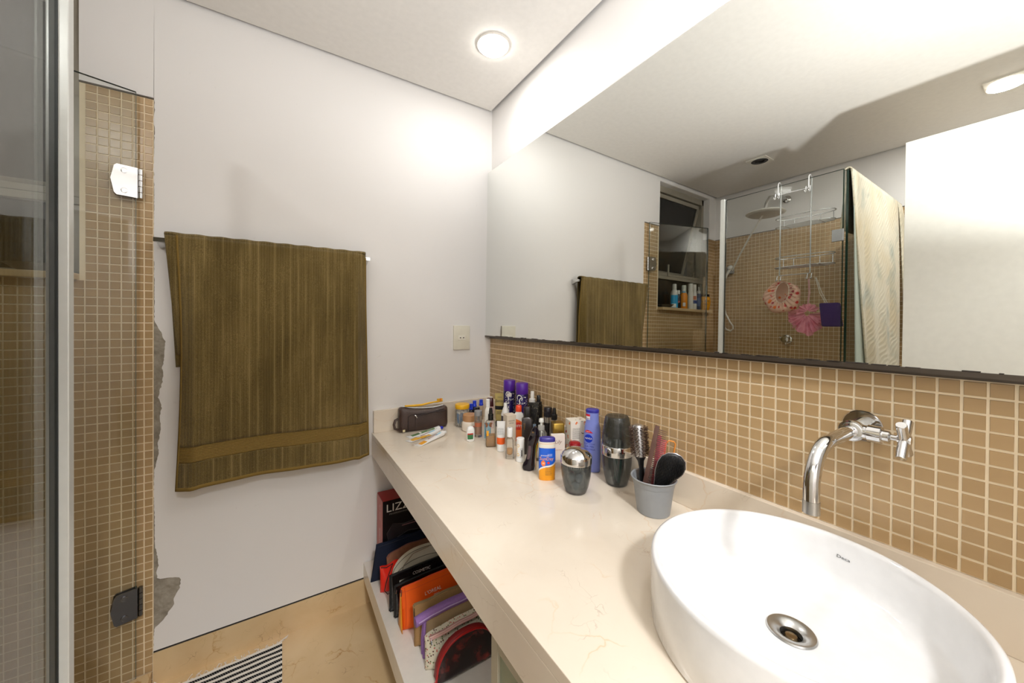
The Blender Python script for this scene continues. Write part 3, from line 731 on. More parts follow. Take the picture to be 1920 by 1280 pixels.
# toothpaste tubes
def paste_tube(label, p0, p1, w0, cap, body, dec, seed, z=0., capmat=None, capl=.014):
    p0 = Vector((*p0, ZC)); p1 = Vector((*p1, ZC)); d = p1-p0; L = d.length; a = math.atan2(d.y, d.x)
    o = thing('toothpaste_tube', label, 'toothpaste', (*((p0+p1)/2).xy, ZC+.0003+z), a, None)
    rings = []
    for k in range(12):
        u = k/11; x = -L/2+L*u; hw = w0*(1-.28*u); hz = .0012+.0105*u**1.1
        rings.append([(x, q[0], hz+.0004+q[1]) for q in (sup(hw, hz, 2.3, 2*PI*i/20) for i in range(20))])
    put(o, 'tube', ring_loft(NB(), rings), body)
    put(o, 'crimp', box(NB(), (-L/2-.006, -w0, .0003), (-L/2+.001, w0, .0032)), body, smooth=False)
    RXp = Matrix.Translation((L/2, 0, .0125)) @ Matrix.Rotation(PI/2, 4, 'Y')
    put(o, 'neck', lathe(NB(), [(.0125, -.001), (.0115, .002), (.0065, .004), (.0065, .008)], 20, mtx=RXp), m_white)
    put(o, 'cap', lathe(NB(), [(.0072, .0065), (.0075, .008), (.0068, .0065+capl), (.006, .0075+capl)], 20, mtx=RXp), capmat or m_white)
    def surf(tx, ty):
        u = (tx+L/2)/L; hz = .0012+.0105*u**1.1; hw = w0*(1-.28*u); q = max(0, 1-abs(ty/hw)**2.3)**(1/2.3); return (tx, ty, .0004+hz+hz*q+.0006)
    dec(o, surf, L, w0); return o
def patch(parent, surf, x0, x1, y0, y1, mat, name='label_print', nx=8, ny=4):
    return part(name, grid(NB(), nx, ny, lambda u, v: surf(x0+(x1-x0)*u, y0+(y1-y0)*v)), mat, parent)
def dec_green(o, s, L, w0):
    patch(o, s, -L*.42, L*.33, -w0*.62, w0*.62, M((112, 144, 96), .4)); patch(o, lambda x, y: Vector(s(x, y))+Vector((0, 0, .0004)), L*.08, L*.26, -w0*.45, w0*.45, M((150, 160, 140), .4))
    text_on('lettering', 'menta', .014, M((40, 70, 44), .5), o, lambda a, c: Vector(s(a-L*.28, c))+Vector((0, 0, .0006)))
    patch(o, lambda x, y: Vector(s(x, y))+Vector((0, 0, .0005)), -L*.17, -L*.11, -w0*.5, w0*.5, WHITE_INK)
paste_tube('green and white toothpaste tube with blue cap, nearest the leather bag', (-.512, -.168), (-.36, -.142), .019, None, m_white, dec_green, 1, capmat=M((34, 48, 190), .35))
def dec_white(word):
    def f(o, s, L, w0):
        patch(o, s, -L*.44, -L*.22, -w0*.7, w0*.5, M((236, 168, 50), .4))
        text_on('lettering', word, .015, M((150, 26, 34), .5), o, lambda a, c: Vector(s(a+L*.06, c+.001))+Vector((0, 0, .0005)))
        patch(o, lambda x, y: Vector(s(x, y))+Vector((0, 0, .0003)), L*.16, L*.38, -w0*.42, -w0*.12, M((130, 200, 226), .4))
    return f
paste_tube('white toothpaste tube with red lettering, middle one of the three tubes', (-.528, -.226), (-.382, -.176), .019, None, m_white, dec_white('sensitive'), 2)
paste_tube('white toothpaste tube with white cap, front one of the three tubes', (-.512, -.296), (-.372, -.222), .018, None, m_white, dec_white('whitening'), 3)
sa = thing('ampoule', 'small gold twist-off ampoule lying across the front white toothpaste tube', 'ampoule', (-.487, -.268, ZC+.0245), math.radians(18))
put(sa, 'body', ring_loft(NB(), [[(x, q[0], q[1]) for q in (sup(a_, b_, 2.2, 2*PI*i/16) for i in range(16))] for x, a_, b_ in ((-.052, .004, .0008), (-.046, .0075, .003), (-.02, .0075, .0042), (-.008, .003, .003), (.0, .0075, .0045), (.018, .0075, .0045), (.026, .003, .003), (.032, .004, .0025), (.042, .010, .0014), (.046, .011, .001))]), M((206, 158, 48), .35))

# cotton swab jar
jr = on_top('cotton_swab_jar', 'clear plastic jar of cotton swabs with yellow screw lid', 'jar', -.227, -.12)
put(jr, 'body', lathe(NB(), [(.033, .001), (.0355, .004), (.037, .03), (.0365, .078), (.034, .086), (.0335, .09)], 36, True, False), m_jar)
put(jr, 'lid', lathe(NB(), [(.0355, .0895), (.0365, .091), (.0365, .108), (.0345, .1105), (.02, .112), (.0005, .1122)], 36), M((240, 184, 34), .35))
swm = bpy.data.meshes.new('cotton_swab'); b = NB(); tube(b, [(0, 0, .004), (0, 0, .064)], .0012, 6)
for f in b.faces: f.material_index = 0
n0_ = len(b.faces)
for z in (.0, .060):
    lathe(b, [(.0008, z), (.0026, z+.003), (.0026, z+.009), (.0012, z+.012)], 8)
b.faces.ensure_lookup_table()
for f in b.faces[n0_:]: f.material_index = 1
for f in b.faces: f.smooth = True
b.to_mesh(swm); b.free(); swm.materials.append(M((52, 130, 190), .5)); swm.materials.append(M((240, 240, 238), .9))
rn = random.Random(11)
for k in range(36):
    a = rn.uniform(0, 2*PI); r = .026*math.sqrt(rn.random()); o = bpy.data.objects.new('cotton_swab', swm); COL.objects.link(o)
    o.location = (-.227+r*math.cos(a), -.12+r*math.sin(a), ZC+.004); lean = rn.uniform(-.22, .22)
    o.rotation_euler = (-lean*math.sin(a)*.8, -r*3.0*math.cos(a)+lean*.2, rn.uniform(0, 6))
    tag(o, 'cotton swab with blue stick standing in the yellow-lidded jar', 'cotton swab', 'cotton swabs in the jar')

# three small bottles with blue caps, black capped bottle
for i, (x, y, h) in enumerate(((-.168, -.098, .100), (-.135, -.075, .108), (-.088, -.060, .106))):
    o = on_top('small_bottle', ('dark small bottle with blue cap, next to the yellow-lidded jar', 'dark small bottle with blue cap, middle of the three blue caps', 'small bottle with blue cap nearest the corner')[i], 'bottle', x, y)
    put(o, 'body', loft(NB(), [(0, .0115, .0115, 2.5), (h*.62, .012, .012, 2.5), (h*.68, .009, .009, 2), (h*.73, .0065, .0065, 2)], 20), M((34, 34, 46), .15) if i < 2 else M((190, 168, 140), .2))
    put(o, 'cap', lathe(NB(), [(.0115, h*.71), (.0118, h*.77), (.010, h*.79), (.0095, h-.001), (.0085, h)], 20), M((22, 60, 206), .3))
o = on_top('small_bottle', 'small bottle with plain black cap behind the grey-capped cylinder', 'bottle', -.176, -.188)
put(o, 'body', loft(NB(), [(0, .013, .013, 3), (.055, .013, .013, 3), (.062, .009, .009, 2)], 20), M((60, 52, 50), .15)); put(o, 'cap', cyl(.0115, .0625, .102, seg=20), m_black)

# tan lidded cream jar
o = on_top('cream_jar', 'white cream jar with tan lid in front of the cotton swab jar', 'jar', -.226, -.208)
put(o, 'body', lathe(NB(), [(.033, 0), (.038, .004), (.0405, .02), (.0395, .038), (.036, .045), (.034, .047)], 36), M((234, 224, 210), .3))
put(o, 'lid', lathe(NB(), [(.0345, .0475), (.0352, .05), (.0348, .076), (.033, .078), (.0005, .0782)], 36), M((190, 142, 98), .35))
put(o, 'label_print', wrap(NB(), [(0, .0405, .0405, 2), (.05, .0398, .0398, 2)], .020, .030, 22, 42, .0006), M((196, 60, 40), .4))

# grey lidded cylinder with peach liquid
o = on_top('deodorant_bottle', 'clear cylinder of peach liquid with matt grey lid', 'bottle', -.236, -.314)
put(o, 'body', lathe(NB(), [(.0165, 0), (.0178, .0015), (.0178, .094), (.0165, .096)], 32), m_clear)
put(o, 'liquid', lathe(NB(), [(.0155, .012), (.0155, .066), (.0001, .066)], 28, True, False), m_peach)
put(o, 'lid', cyl(.0180, .0962, .119), M((150, 150, 152), .45, .3))
put(o, 'label_print', wrap(NB(), [(0, .0178, .0178, 2), (.1, .0178, .0178, 2)], .048, .066, -60, 60, .0005), M((186, 104, 72), .4))

# white bottle with cyan label
o = on_top('lotion_bottle', 'tall slim white bottle with cyan lower label and white cap', 'bottle', -.226, -.388)
S = [(0, .014, .0125, 2.4), (.10, .0142, .0125, 2.4), (.135, .013, .0115, 2.3), (.150, .008, .008, 2)]
put(o, 'body', loft(NB(), [(0, .013, .0115, 2.4), (.002, .014, .0125, 2.4)]+S[1:]), M((232, 231, 226), .3))
put(o, 'cap', cyl(.0088, .1502, .184, seg=20), m_white)
put(o, 'label_print', wrap(NB(), S, .012, .082, -88, 88, .0005), M((66, 172, 214), .35)); text_on('lettering', 'LOTION', .011, WHITE_INK, o, lambda a, c: (-.004+a, -.0138, .05+c), rot=PI/2)

# maroon capped bottle
o = on_top('lotion_bottle', 'pink bottle with dark maroon cap in front of the gold tube', 'bottle', -.125, -.226)
put(o, 'body', loft(NB(), [(0, .018, .012, 3), (.09, .018, .012, 3), (.108, .015, .011, 2.5)]), M((222, 186, 182), .3)); put(o, 'cap', loft(NB(), [(.1082, .0165, .012, 3), (.110, .0172, .0125, 3), (.146, .016, .0115, 3), (.149, .013, .010, 2.5)]), M((66, 26, 30), .2))
o = on_top('small_bottle', 'white bottle top just behind the maroon cap, in the corner', 'bottle', -.080, -.150)
put(o, 'body', cyl(.015, 0, .10, seg=24), M((230, 228, 222), .3)); put(o, 'cap', cyl(.011, .1002, .136, seg=20), m_white)

# square perfume with black atomiser
o = on_top('perfume_bottle', 'square perfume of amber liquid with black atomiser and bow charm', 'perfume', -.247, -.452, .12)
put(o, 'body', loft(NB(), [(0, .0205, .0205, 7), (.0015, .0212, .0212, 7), (.098, .0212, .0212, 7), (.106, .017, .017, 4), (.109, .010, .010, 2)], 40), m_clear)
put(o, 'liquid', loft(NB(), [(.003, .0195, .0195, 7), (.046, .0195, .0195, 7)], 40), m_amber)
put(o, 'collar', cyl(.0115, .1092, .136, seg=24), m_black); put(o, 'atomiser', loft(NB(), [(.1362, .0085, .0085, 2), (.148, .008, .0085, 2.5), (.161, .006, .0075, 3)], 20), m_black)
put(o, 'label_print', wrap(NB(), [(0, .0212, .0212, 7), (.1, .0212, .0212, 7)], .048, .070, -43, -5, .0006), M((236, 168, 26), .3))
wg = NB()
for sx in (-1, 1):
    for a, l in ((.5, .019), (-.45, .016)):
        c = Vector((-.012, -.0235, .094)); d = Vector((sx*math.cos(a), 0, math.sin(a))); n_ = Vector((-d.z, 0, d.x))
        wg.faces.new([wg.verts.new(c+p) for p in (d*.001, d*l*.6+n_*l*.35, d*l, d*l*.6-n_*l*.35)])
put(o, 'bow_charm', wg, M((120, 78, 50), .5), smooth=False, solid=.0012)

# white pill-shaped bottle
o = on_top('roll_on_stick', 'short white rounded stick with red and green label, leftmost front item', 'deodorant', -.296, -.358, .25)
S = [(0, .012, .0085, 2.5), (.003, .0165, .0105, 2.6), (.03, .0178, .0112, 2.6), (.05, .0175, .011, 2.6), (.062, .0135, .009, 2.4), (.0665, .006, .004, 2)]
put(o, 'body', loft(NB(), S), m_white); put(o, 'label_print', wrap(NB(), S, .012, .032, -55, 25, .0005), M((54, 116, 70), .35)); put(o, 'label_print', wrap(NB(), S, .0322, .038, -55, 25, .0005), M((196, 34, 34), .35))

# gold standing tube
o = on_top('cream_tube', 'gold cream tube with black band standing on its cap', 'cream tube', -.068, -.222, -.1)
S = [(0, .0195, .0125, 2.5), (.040, .0205, .0125, 2.5), (.09, .022, .009, 2.5), (.160, .0245, .0012, 3), (.166, .0245, .0010, 3)]
m_gold = M((208, 188, 118), .35, .2, name='matt_gold')
put(o, 'body', loft(NB(), S), m_gold); put(o, 'label_print', wrap(NB(), S, .085, .103, -80, 80, .0008), m_blackm); put(o, 'cap', cyl(.0197, -.0001, .030), m_blackm)
tm = lambda z0: (lambda a, c: (a, -sec_at(S, z0+c)[1]-.0012, z0+c))
text_on('lettering', 'Sense', .019, INK, o, tm(.128), shear=.2); text_on('lettering', 'CREME', .007, INK, o, tm(.146)); lines(o, tm(.075), 4, .026, .0016, .0042)

# white tube with orange band on a white cap
o = on_top('cream_tube', 'white cream tube with orange band standing on its white cap', 'cream tube', -.241, -.527, -.1)
S = [(0, .0155, .0155, 2), (.032, .016, .016, 2), (.034, .0162, .0155, 2), (.075, .0166, .0095, 2.2), (.116, .0172, .0012, 3), (.121, .0172, .001, 3)]
put(o, 'cap', cyl(.0160, 0, .028), m_white); put(o, 'body', loft(NB(), [(.0282, .0158, .0158, 2)]+S[2:]), M((228, 228, 226), .3)); put(o, 'label_print', wrap(NB(), [(0, .0160, .0160, 2), (.0282, .0158, .0158, 2)]+S[2:], .030, .056, -89, 89, .0006), M((232, 96, 32), .35))
lines(o, lambda a, c: (a, -sec_at(S, .092+c)[1]-.0008, .092+c), 6, .024, .0011, .0045)

# cream carton
o = on_top('carton', 'small cream carton standing between the two white-topped bottles', 'box', -.172, -.483, .42)
put(o, 'box', box(NB(), (-.021, -.021, 0), (.021, .021, .131), .0008), M((222, 208, 188), .55), smooth=False); text_on('lettering', 'COUTURE', .0062, INK, o, flat_map(-.021, .107)); lines(o, flat_map(-.021, .099), 2, .02, .0012, .004)
lines(o, flat_map(-.021, .06), 2, .012, .0016, .02)

# small perfume with white cap
o = on_top('perfume_bottle', 'small faceted perfume with amber liquid and round white cap', 'perfume', -.251, -.611)
put(o, 'body', loft(NB(), [(0, .015, .015, 4), (.002, .0172, .0172, 4), (.03, .0176, .0176, 3.4), (.066, .0155, .0155, 2.6), (.079, .010, .010, 2), (.082, .0085, .0085, 2)], 12), m_clear, ang=15)
put(o, 'liquid', loft(NB(), [(.012, .006, .006, 2), (.017, .0115, .0115, 2.4), (.036, .012, .012, 2.4)], 20), m_amber)
put(o, 'cap', lathe(NB(), [(.0105, .0822), (.0112, .084), (.0112, .114), (.0100, .1165), (.004, .1168), (.0035, .1155), (.0001, .1155)], 28), m_white); put(o, 'nozzle', lathe(NB(), [(.0034, .1156), (.0030, .1166), (.0001, .1166)], 14), m_black)

# two purple aerosols
m_can = M((38, 26, 84), .25, .2, name='violet_can'); m_cap = M((82, 34, 150), .35, name='violet_cap')
for i, (x, y) in enumerate(((-.066, -.312), (-.060, -.412))):
    o = on_top('hairspray_can', ('tall hairspray can with violet cap, the one nearer the corner', 'tall hairspray can with violet cap, right one of the two')[i], 'spray can', x, y, (.25, .05)[i])
    R = .0292
    put(o, 'can', lathe(NB(), [(R-.002, 0), (R, .002), (R, .192), (R-.002, .196)], 40), m_can); put(o, 'cap', lathe(NB(), [(R-.0005, .1962), (R+.0004, .198), (R-.0006, .242), (R-.003, .245), (.02, .2462), (.001, .2462)], 40), m_cap)
    mp = cyl_map(R, .12, -.5); text_on('lettering', 'Charming', .040, WHITE_INK, o, mp, rot=-PI/2, shear=.15); text_on('lettering', 'HAIR SPRAY', .020, M((176, 172, 196), .4), o, cyl_map(R, .12, .62), rot=-PI/2)
    text_on('lettering', 'C', .05, WHITE_INK, o, cyl_map(R, .168, -.15), shear=.2)
    if i == 0: put(o, 'price_sticker', wrap(NB(), [(0, R, R, 2), (.2, R, R, 2)], .170, .187, -38, 6, .001), M((216, 206, 200), .5))

# white cone nozzle bottle
o = on_top('styling_bottle', 'bottle with white conical nozzle in front of the violet cans', 'bottle', -.125, -.372)
put(o, 'body', cyl(.020, 0, .096), M((90, 86, 92), .3, .3)); put(o, 'nozzle', lathe(NB(), [(.0205, .0962), (.0205, .100), (.0105, .131), (.0085, .134), (.0078, .151), (.0065, .1525)], 28), M((226, 224, 218), .35))

# white bottle with orange cap
o = on_top('repellent_bottle', 'white bottle with orange-red cap and orange label', 'bottle', -.136, -.500, -.12)
S = [(0, .021, .0125, 2.6), (.003, .0222, .0135, 2.6), (.115, .0222, .0135, 2.6), (.132, .018, .012, 2.4), (.142, .0105, .0105, 2)]
put(o, 'body', loft(NB(), S), M((234, 233, 230), .3)); put(o, 'cap', loft(NB(), [(.1422, .0122, .0122, 3), (.144, .0128, .0128, 3), (.165, .0122, .0122, 3), (.168, .0105, .0105, 2.6)]), M((232, 70, 34), .35))
put(o, 'label_print', wrap(NB(), S, .016, .118, -88, 40, .0005, top=lambda u: (.016, .118-.02*u*u)), M((234, 104, 30), .35)); put(o, 'label_print', wrap(NB(), S, .066, .098, -70, 20, .0008), M((214, 42, 30), .35))
text_on('lettering', 'OFF!', .017, WHITE_INK, o, lambda a, c: (a-.003, -.0150, .082+c), shear=.2)

# white stick with yellow word
o = on_top('glue_stick', 'white round stick printed with upright yellow lettering', 'stick', -.234, -.660)
put(o, 'base', lathe(NB(), [(.0165, 0), (.0172, .001), (.0168, .008), (.0152, .0175)], 32), m_white); put(o, 'body', cyl(.0153, .0176, .088), m_white); 
text_on('lettering', 'OTTO', .0165, M((236, 186, 30), .4), o, cyl_map(.0153, .045, -.55), rot=PI/2); lines(o, cyl_map(.0153, .05, .35), 8, .012, .0014, .0045); put(o, 'label_print', wrap(NB(), [(0, .0153, .0153, 2), (.09, .0153, .0153, 2)], .022, .046, 12, 26, .0006), INK)

# tall black perfume
o = on_top('perfume_bottle', 'tall black square perfume with black cap and tiny gold lettering', 'perfume', -.166, -.606, .1)
put(o, 'body', loft(NB(), [(0, .0205, .015, 8), (.002, .0212, .0155, 8), (.138, .0212, .0155, 8), (.146, .014, .012, 4)], 40), M((52, 46, 44), .22, .3)); put(o, 'cap', loft(NB(), [(.1462, .0135, .0125, 4), (.184, .0135, .0125, 4), (.187, .012, .011, 4)], 28), M((34, 31, 30), .3, .3))
text_on('lettering', 'MILLE', .010, GOLD, o, flat_map(-.0155, .112, -.012), rot=PI/2); text_on('lettering', 'parfum', .007, GOLD, o, flat_map(-.0155, .06, -.012), rot=PI/2)

# high heel perfume
o = on_top('shoe_perfume', 'glossy black perfume bottle shaped like a high-heeled shoe', 'perfume', -.252, -.742)
q = .00016; m_shoe = M((24, 18, 26), .06, name='black_lacquer')
SH = [(975, 560, 690), (962, 484, 735), (930, 470, 752), (890, 474, 757), (850, 488, 757), (810, 510, 755), (760, 540, 753), (700, 558, 756), (600, 575, 762), (500, 585, 770), (420, 590, 782), (350, 595, 812), (300, 600, 838), (240, 622, 850), (180, 643, 850), (120, 665, 842), (70, 684, 826), (35, 705, 806), (12, 740, 785)]
secs = []
for py, a_, c_ in SH:
    z = (975-py)*q; k = z/.154; bthk = .0155 if z < .02 else .0155-.006*min(1, (z-.02)/.05) if z < .09 else .0095+.004*math.sin(min(1, (z-.09)/.05)*PI)
    secs.append((z, max(.004, (c_-a_)/2*q), bthk, 2.3, ((a_+c_)/2-620)*q, 0))
put(o, 'shoe_body', loft(NB(), secs, 32), m_shoe)
put(o, 'stiletto_heel', tube(NB(), [((812-620)*q, .001, (975-380)*q), ((782-620)*q, .001, (975-600)*q), ((774-620)*q, .001, 0)], [.0038, .0017, .0014], 12), GOLD, label='thin gold heel')
put(o, 'insole', loft(NB(), [((975-720)*q, .0062, .002, 3, (615-620)*q, -.0105), ((975-540)*q, .0058, .002, 3, (632-620)*q, -.0098), ((975-425)*q, .005, .002, 3, (640-620)*q, -.0092)], 20), M((84, 66, 70), .3))
put(o, 'brand_plate', prism(NB(), [((640-620)*q, (975-178)*q), ((715-620)*q, (975-215)*q), ((755-620)*q, (975-110)*q), ((690-620)*q, (975-80)*q)], 1, -.0135, -.012), m_shoe, smooth=False)
text_on('lettering', 'N', .0065, GOLD, o, flat_map(-.0135, (975-120)*q, (705-620)*q))

# ornate black tube
o = on_top('cream_tube', 'black cream tube with ornate pale flourishes standing behind the black perfume', 'cream tube', -.102, -.560, -.05)
S = [(0, .0165, .0165, 2), (.04, .0175, .0160, 2), (.10, .0215, .0105, 2.3), (.182, .0245, .0012, 3), (.188, .0245, .001, 3)]
t = NT('ornate_black'); co = t.co(); n_ = t.n('ShaderNodeTexNoise'); n_.inputs['Scale'].default_value = 75; n_.inputs['Distortion'].default_value = 2.5; t.l(co, n_.inputs['Vector'])
t.bsdf(t.ramp(n_.outputs['Fac'], [(.60, (20, 19, 18)), (.63, (150, 140, 110)), (.66, (24, 23, 22))]), .3); m_orn = t.m
put(o, 'body', loft(NB(), [(.030, .0168, .0164, 2)]+S[1:]), m_orn); put(o, 'cap', cyl(.0165, 0, .0298), m_black); put(o, 'label_print', wrap(NB(), [(.030, .0168, .0164, 2)]+S[1:], .05, .10, 0, 30, .001), M((120, 140, 158), .4))

# sprays by the tiles
o = on_top('spray_bottle', 'clear bottle with white translucent mist spray by the tiled wall', 'spray bottle', -.050, -.480)
put(o, 'body', cyl(.0165, 0, .158), m_frost); put(o, 'collar', cyl(.0145, .1582, .184, seg=24), M((214, 212, 206), .5)); put(o, 'nozzle', loft(NB(), [(.1842, .0085, .0095, 2.4), (.214, .0085, .0090, 2.4), (.217, .007, .008, 2.4)], 20), M((222, 220, 214), .5))
o = on_top('spray_bottle', 'slim all-black spray bottle by the tiled wall', 'spray bottle', -.046, -.522)
put(o, 'body', cyl(.0165, 0, .166), m_black); put(o, 'collar', cyl(.0135, .1662, .178, seg=24), m_black); put(o, 'nozzle', loft(NB(), [(.1782, .0085, .009, 2.4), (.203, .0085, .0085, 2.4), (.206, .007, .007, 2.4)], 20), m_black)

# black lidded roll-on
o = on_top('deodorant_bottle', 'dark bottle with broad black cap above a silver band', 'bottle', -.050, -.594)
put(o, 'body', lathe(NB(), [(.0165, 0), (.0175, .002), (.0175, .098), (.016, .104)], 28), M((30, 26, 28), .2)); put(o, 'silver_band', cyl(.0168, .1042, .130), M((196, 194, 188), .2, .9)); put(o, 'cap', lathe(NB(), [(.0172, .1302), (.0182, .132), (.0178, .164), (.016, .168), (.006, .170), (.0005, .170)], 28), M((30, 28, 34), .25))

# black atomiser, clear body
o = on_top('spray_bottle', 'clear bottle with black fine-mist atomiser behind the gold-lidded jar', 'spray bottle', -.062, -.650)
put(o, 'body', lathe(NB(), [(.018, 0), (.0195, .002), (.0195, .108), (.017, .122), (.0105, .130)], 28), m_clear); put(o, 'collar', cyl(.0125, .1302, .153, seg=24), m_black); put(o, 'nozzle', loft(NB(), [(.1532, .0085, .009, 2.3), (.172, .007, .0085, 2.3), (.178, .0055, .0075, 2.3)], 20), m_black)

# clear soap pump
o = on_top('pump_bottle', 'clear pump bottle with white pump and green label behind the shoe perfume', 'pump bottle', -.158, -.690, .1)
put(o, 'body', loft(NB(), [(0, .0205, .0155, 5), (.002, .0215, .016, 5), (.102, .0215, .016, 5), (.112, .014, .012, 3), (.114, .011, .011, 2)], 36), m_clear); put(o, 'collar', cyl(.0125, .1142, .132, seg=24), m_frost); put(o, 'pump_head', loft(NB(), [(.1322, .0045, .0045, 2), (.144, .0045, .0045, 2), (.1445, .0095, .0095, 2), (.156, .0085, .0085, 2), (.1585, .006, .006, 2)], 20), M((222, 222, 216), .4))
put(o, 'dip_tube', tube(NB(), [(0, 0, .006), (0, 0, .112)], .002, 8), M((220, 220, 214), .5)); put(o, 'label_print', wrap(NB(), [(0, .0215, .016, 5), (.11, .0215, .016, 5)], .014, .084, -86, -40, .0006), M((168, 206, 60), .4)); put(o, 'label_print', wrap(NB(), [(0, .0215, .016, 5), (.11, .0215, .016, 5)], .02, .09, -12, 86, .0006), M((214, 220, 204), .4))

# gold lidded jar
o = on_top('cream_jar', 'glass jar with broad gold lid beside the floral carton', 'jar', -.104, -.722, .25)
put(o, 'body', loft(NB(), [(0, .021, .021, 8), (.002, .022, .022, 8), (.106, .022, .022, 8)], 40), m_clear); put(o, 'lid', loft(NB(), [(.1062, .0225, .0225, 8), (.142, .0225, .0225, 8), (.1435, .0215, .0215, 8)], 40), M((166, 136, 62), .25, .85))

# white flat carton
o = on_top('carton', 'flat white carton with faint pink script standing behind the sunscreen', 'box', -.158, -.788, .30)
put(o, 'box', box(NB(), (-.0245, -.0085, 0), (.0245, .0085, .124), .0008), M((228, 218, 210), .5), smooth=False); text_on('lettering', 'Lily', .019, M((150, 120, 104), .5), o, flat_map(-.0085, .098, -.002), shear=.3); text_on('lettering', 'body lotion', .0062, M((190, 130, 110), .5), o, flat_map(-.0085, .07)); put(o, 'silver_strip', box(NB(), (-.0247, -.0088, .004), (.0247, .0088, .034)), M((206, 196, 192), .35, .3), smooth=False)

# floral carton
o = on_top('carton', 'white carton with red, orange and green floral print by the tiles', 'box', -.060, -.778, .42)
t = NT('floral_print'); co = t.co(); vv = t.n('ShaderNodeTexVoronoi'); vv.inputs['Scale'].default_value = 52; t.l(co, vv.inputs['Vector'])
mk = t.ramp(t.noise(co, 34, 2, 1.5), [(.50, (0, 0, 0)), (.53, (255, 255, 255))]); pet = t.ramp(vv.outputs['Distance'], [(.34, (255, 255, 255)), (.40, (0, 0, 0))])
sepc = t.n('ShaderNodeSeparateColor'); t.l(vv.outputs['Color'], sepc.inputs[0]); pal = t.ramp(sepc.outputs[0], [(0, (186, 40, 34)), (.25, (226, 116, 52)), (.5, (44, 96, 60)), (.75, (34, 30, 32)), (.9, (230, 160, 120))])
pal.node.color_ramp.interpolation = 'CONSTANT'
t.bsdf(t.mix(t.math('MULTIPLY', mk, pet), lin((230, 224, 212)), pal), .45); m_floral = t.m
b = box(NB(), (-.033, -.026, 0), (.033, .026, .162), .0006); put(o, 'box', b, m_floral, smooth=False)
put(o, 'label_print', grid(NB(), 2, 2, lambda u, v: (-.030+.040*u, -.0263, .078+.062*v)), M((230, 224, 212), .45), smooth=False); lines(o, flat_map(-.0265, .134, -.011), 9, .030, .0013, .0046); text_on('lettering', 'R E N', .008, INK, o, flat_map(-.0268, .084, -.010))

# big blue lotion
o = on_top('body_lotion', 'tall blue body lotion bottle with dark blue cap and round blue logo', 'lotion bottle', -.064, -.866, -.16)
S = [(0, .026, .0165, 2.6), (.003, .0285, .0185, 2.7), (.06, .0295, .019, 2.7), (.12, .0298, .019, 2.7), (.155, .027, .0185, 2.6), (.172, .0238, .0180, 2.5), (.176, .0226, .0178, 2.4), (.208, .0222, .0176, 2.4)]
put(o, 'body', loft(NB(), S, 40), M((122, 134, 206), .35, name='periwinkle_plastic')); put(o, 'cap', loft(NB(), [(.2082, .0228, .0180, 2.4), (.2100, .0232, .0184, 2.4), (.217, .0228, .018, 2.4), (.2195, .020, .0155, 2.4)], 40), M((48, 48, 150), .35))
fz = lambda z0, dx=0.: (lambda a, c: (a+dx, -sec_at(S, z0+c)[1]*max(0, 1-abs((a+dx)/sec_at(S, z0+c)[0])**2.6)**(1/2.6)-.0007, z0+c))
def disc(parent, mp, r, mat, n=28, yr=1.):
    b = NB(); rr = [[b.verts.new(mp(r*k/3*math.cos(2*PI*i/n), yr*r*k/3*math.sin(2*PI*i/n))) for i in range(n)] for k in (1, 2, 3)]; c = b.verts.new(mp(0, 0))
    for i in range(n):
        j = (i+1) % n; b.faces.new((c, rr[0][i], rr[0][j]))
        for k in (0, 1): b.faces.new((rr[k][i], rr[k+1][i], rr[k+1][j], rr[k][j]))
    return part('logo_disc', b, mat, parent, smooth=False)
disc(o, fz(.118, -.010), .0145, M((16, 50, 176), .3))
text_on('lettering', 'NIVEA', .0088, WHITE_INK, o, lambda a, c: Vector(fz(.118, -.010)(a, c))+Vector((0, -.0006, 0)), xs=1.05)
text_on('lettering', 'Soft Milk', .0092, BLUEINK, o, fz(.090, -.007)); text_on('lettering', 'BODY LOTION', .0056, BLUEINK, o, fz(.099, -.007)); text_on('lettering', 'MANTEIGA', .0078, BLUEINK, o, fz(.080, -.006))
put(o, 'label_print', wrap(NB(), S, .184, .201, -62, -10, .0006), M((232, 228, 228), .35)); put(o, 'label_print', wrap(NB(), S, .196, .203, -62, -10, .0010), M((206, 28, 50), .35)); text_on('lettering', '5em1', .0085, BLUEINK, o, lambda a, c: Vector(fz(.1885, -.0125)(a, c))+Vector((0, -.0008, 0)))
pr = [b_ for b_ in [(-.022, .140), (-.020, .146), (-.012, .148), (-.003, .145), (.006, .1375), (-.010, .1385), (-.020, .1385)]]
b = NB(); b.faces.new([b.verts.new(Vector(fz(z_, 0)(x_, 0))+Vector((0, -.0005, 0))) for x_, z_ in pr]); part('label_print', b, M((206, 28, 50), .35), o, smooth=False); text_on('lettering', 'NOVO', .0045, WHITE_INK, o, lambda a, c: Vector(fz(.1425, -.011)(a, c))+Vector((0, -.0012, 0)))

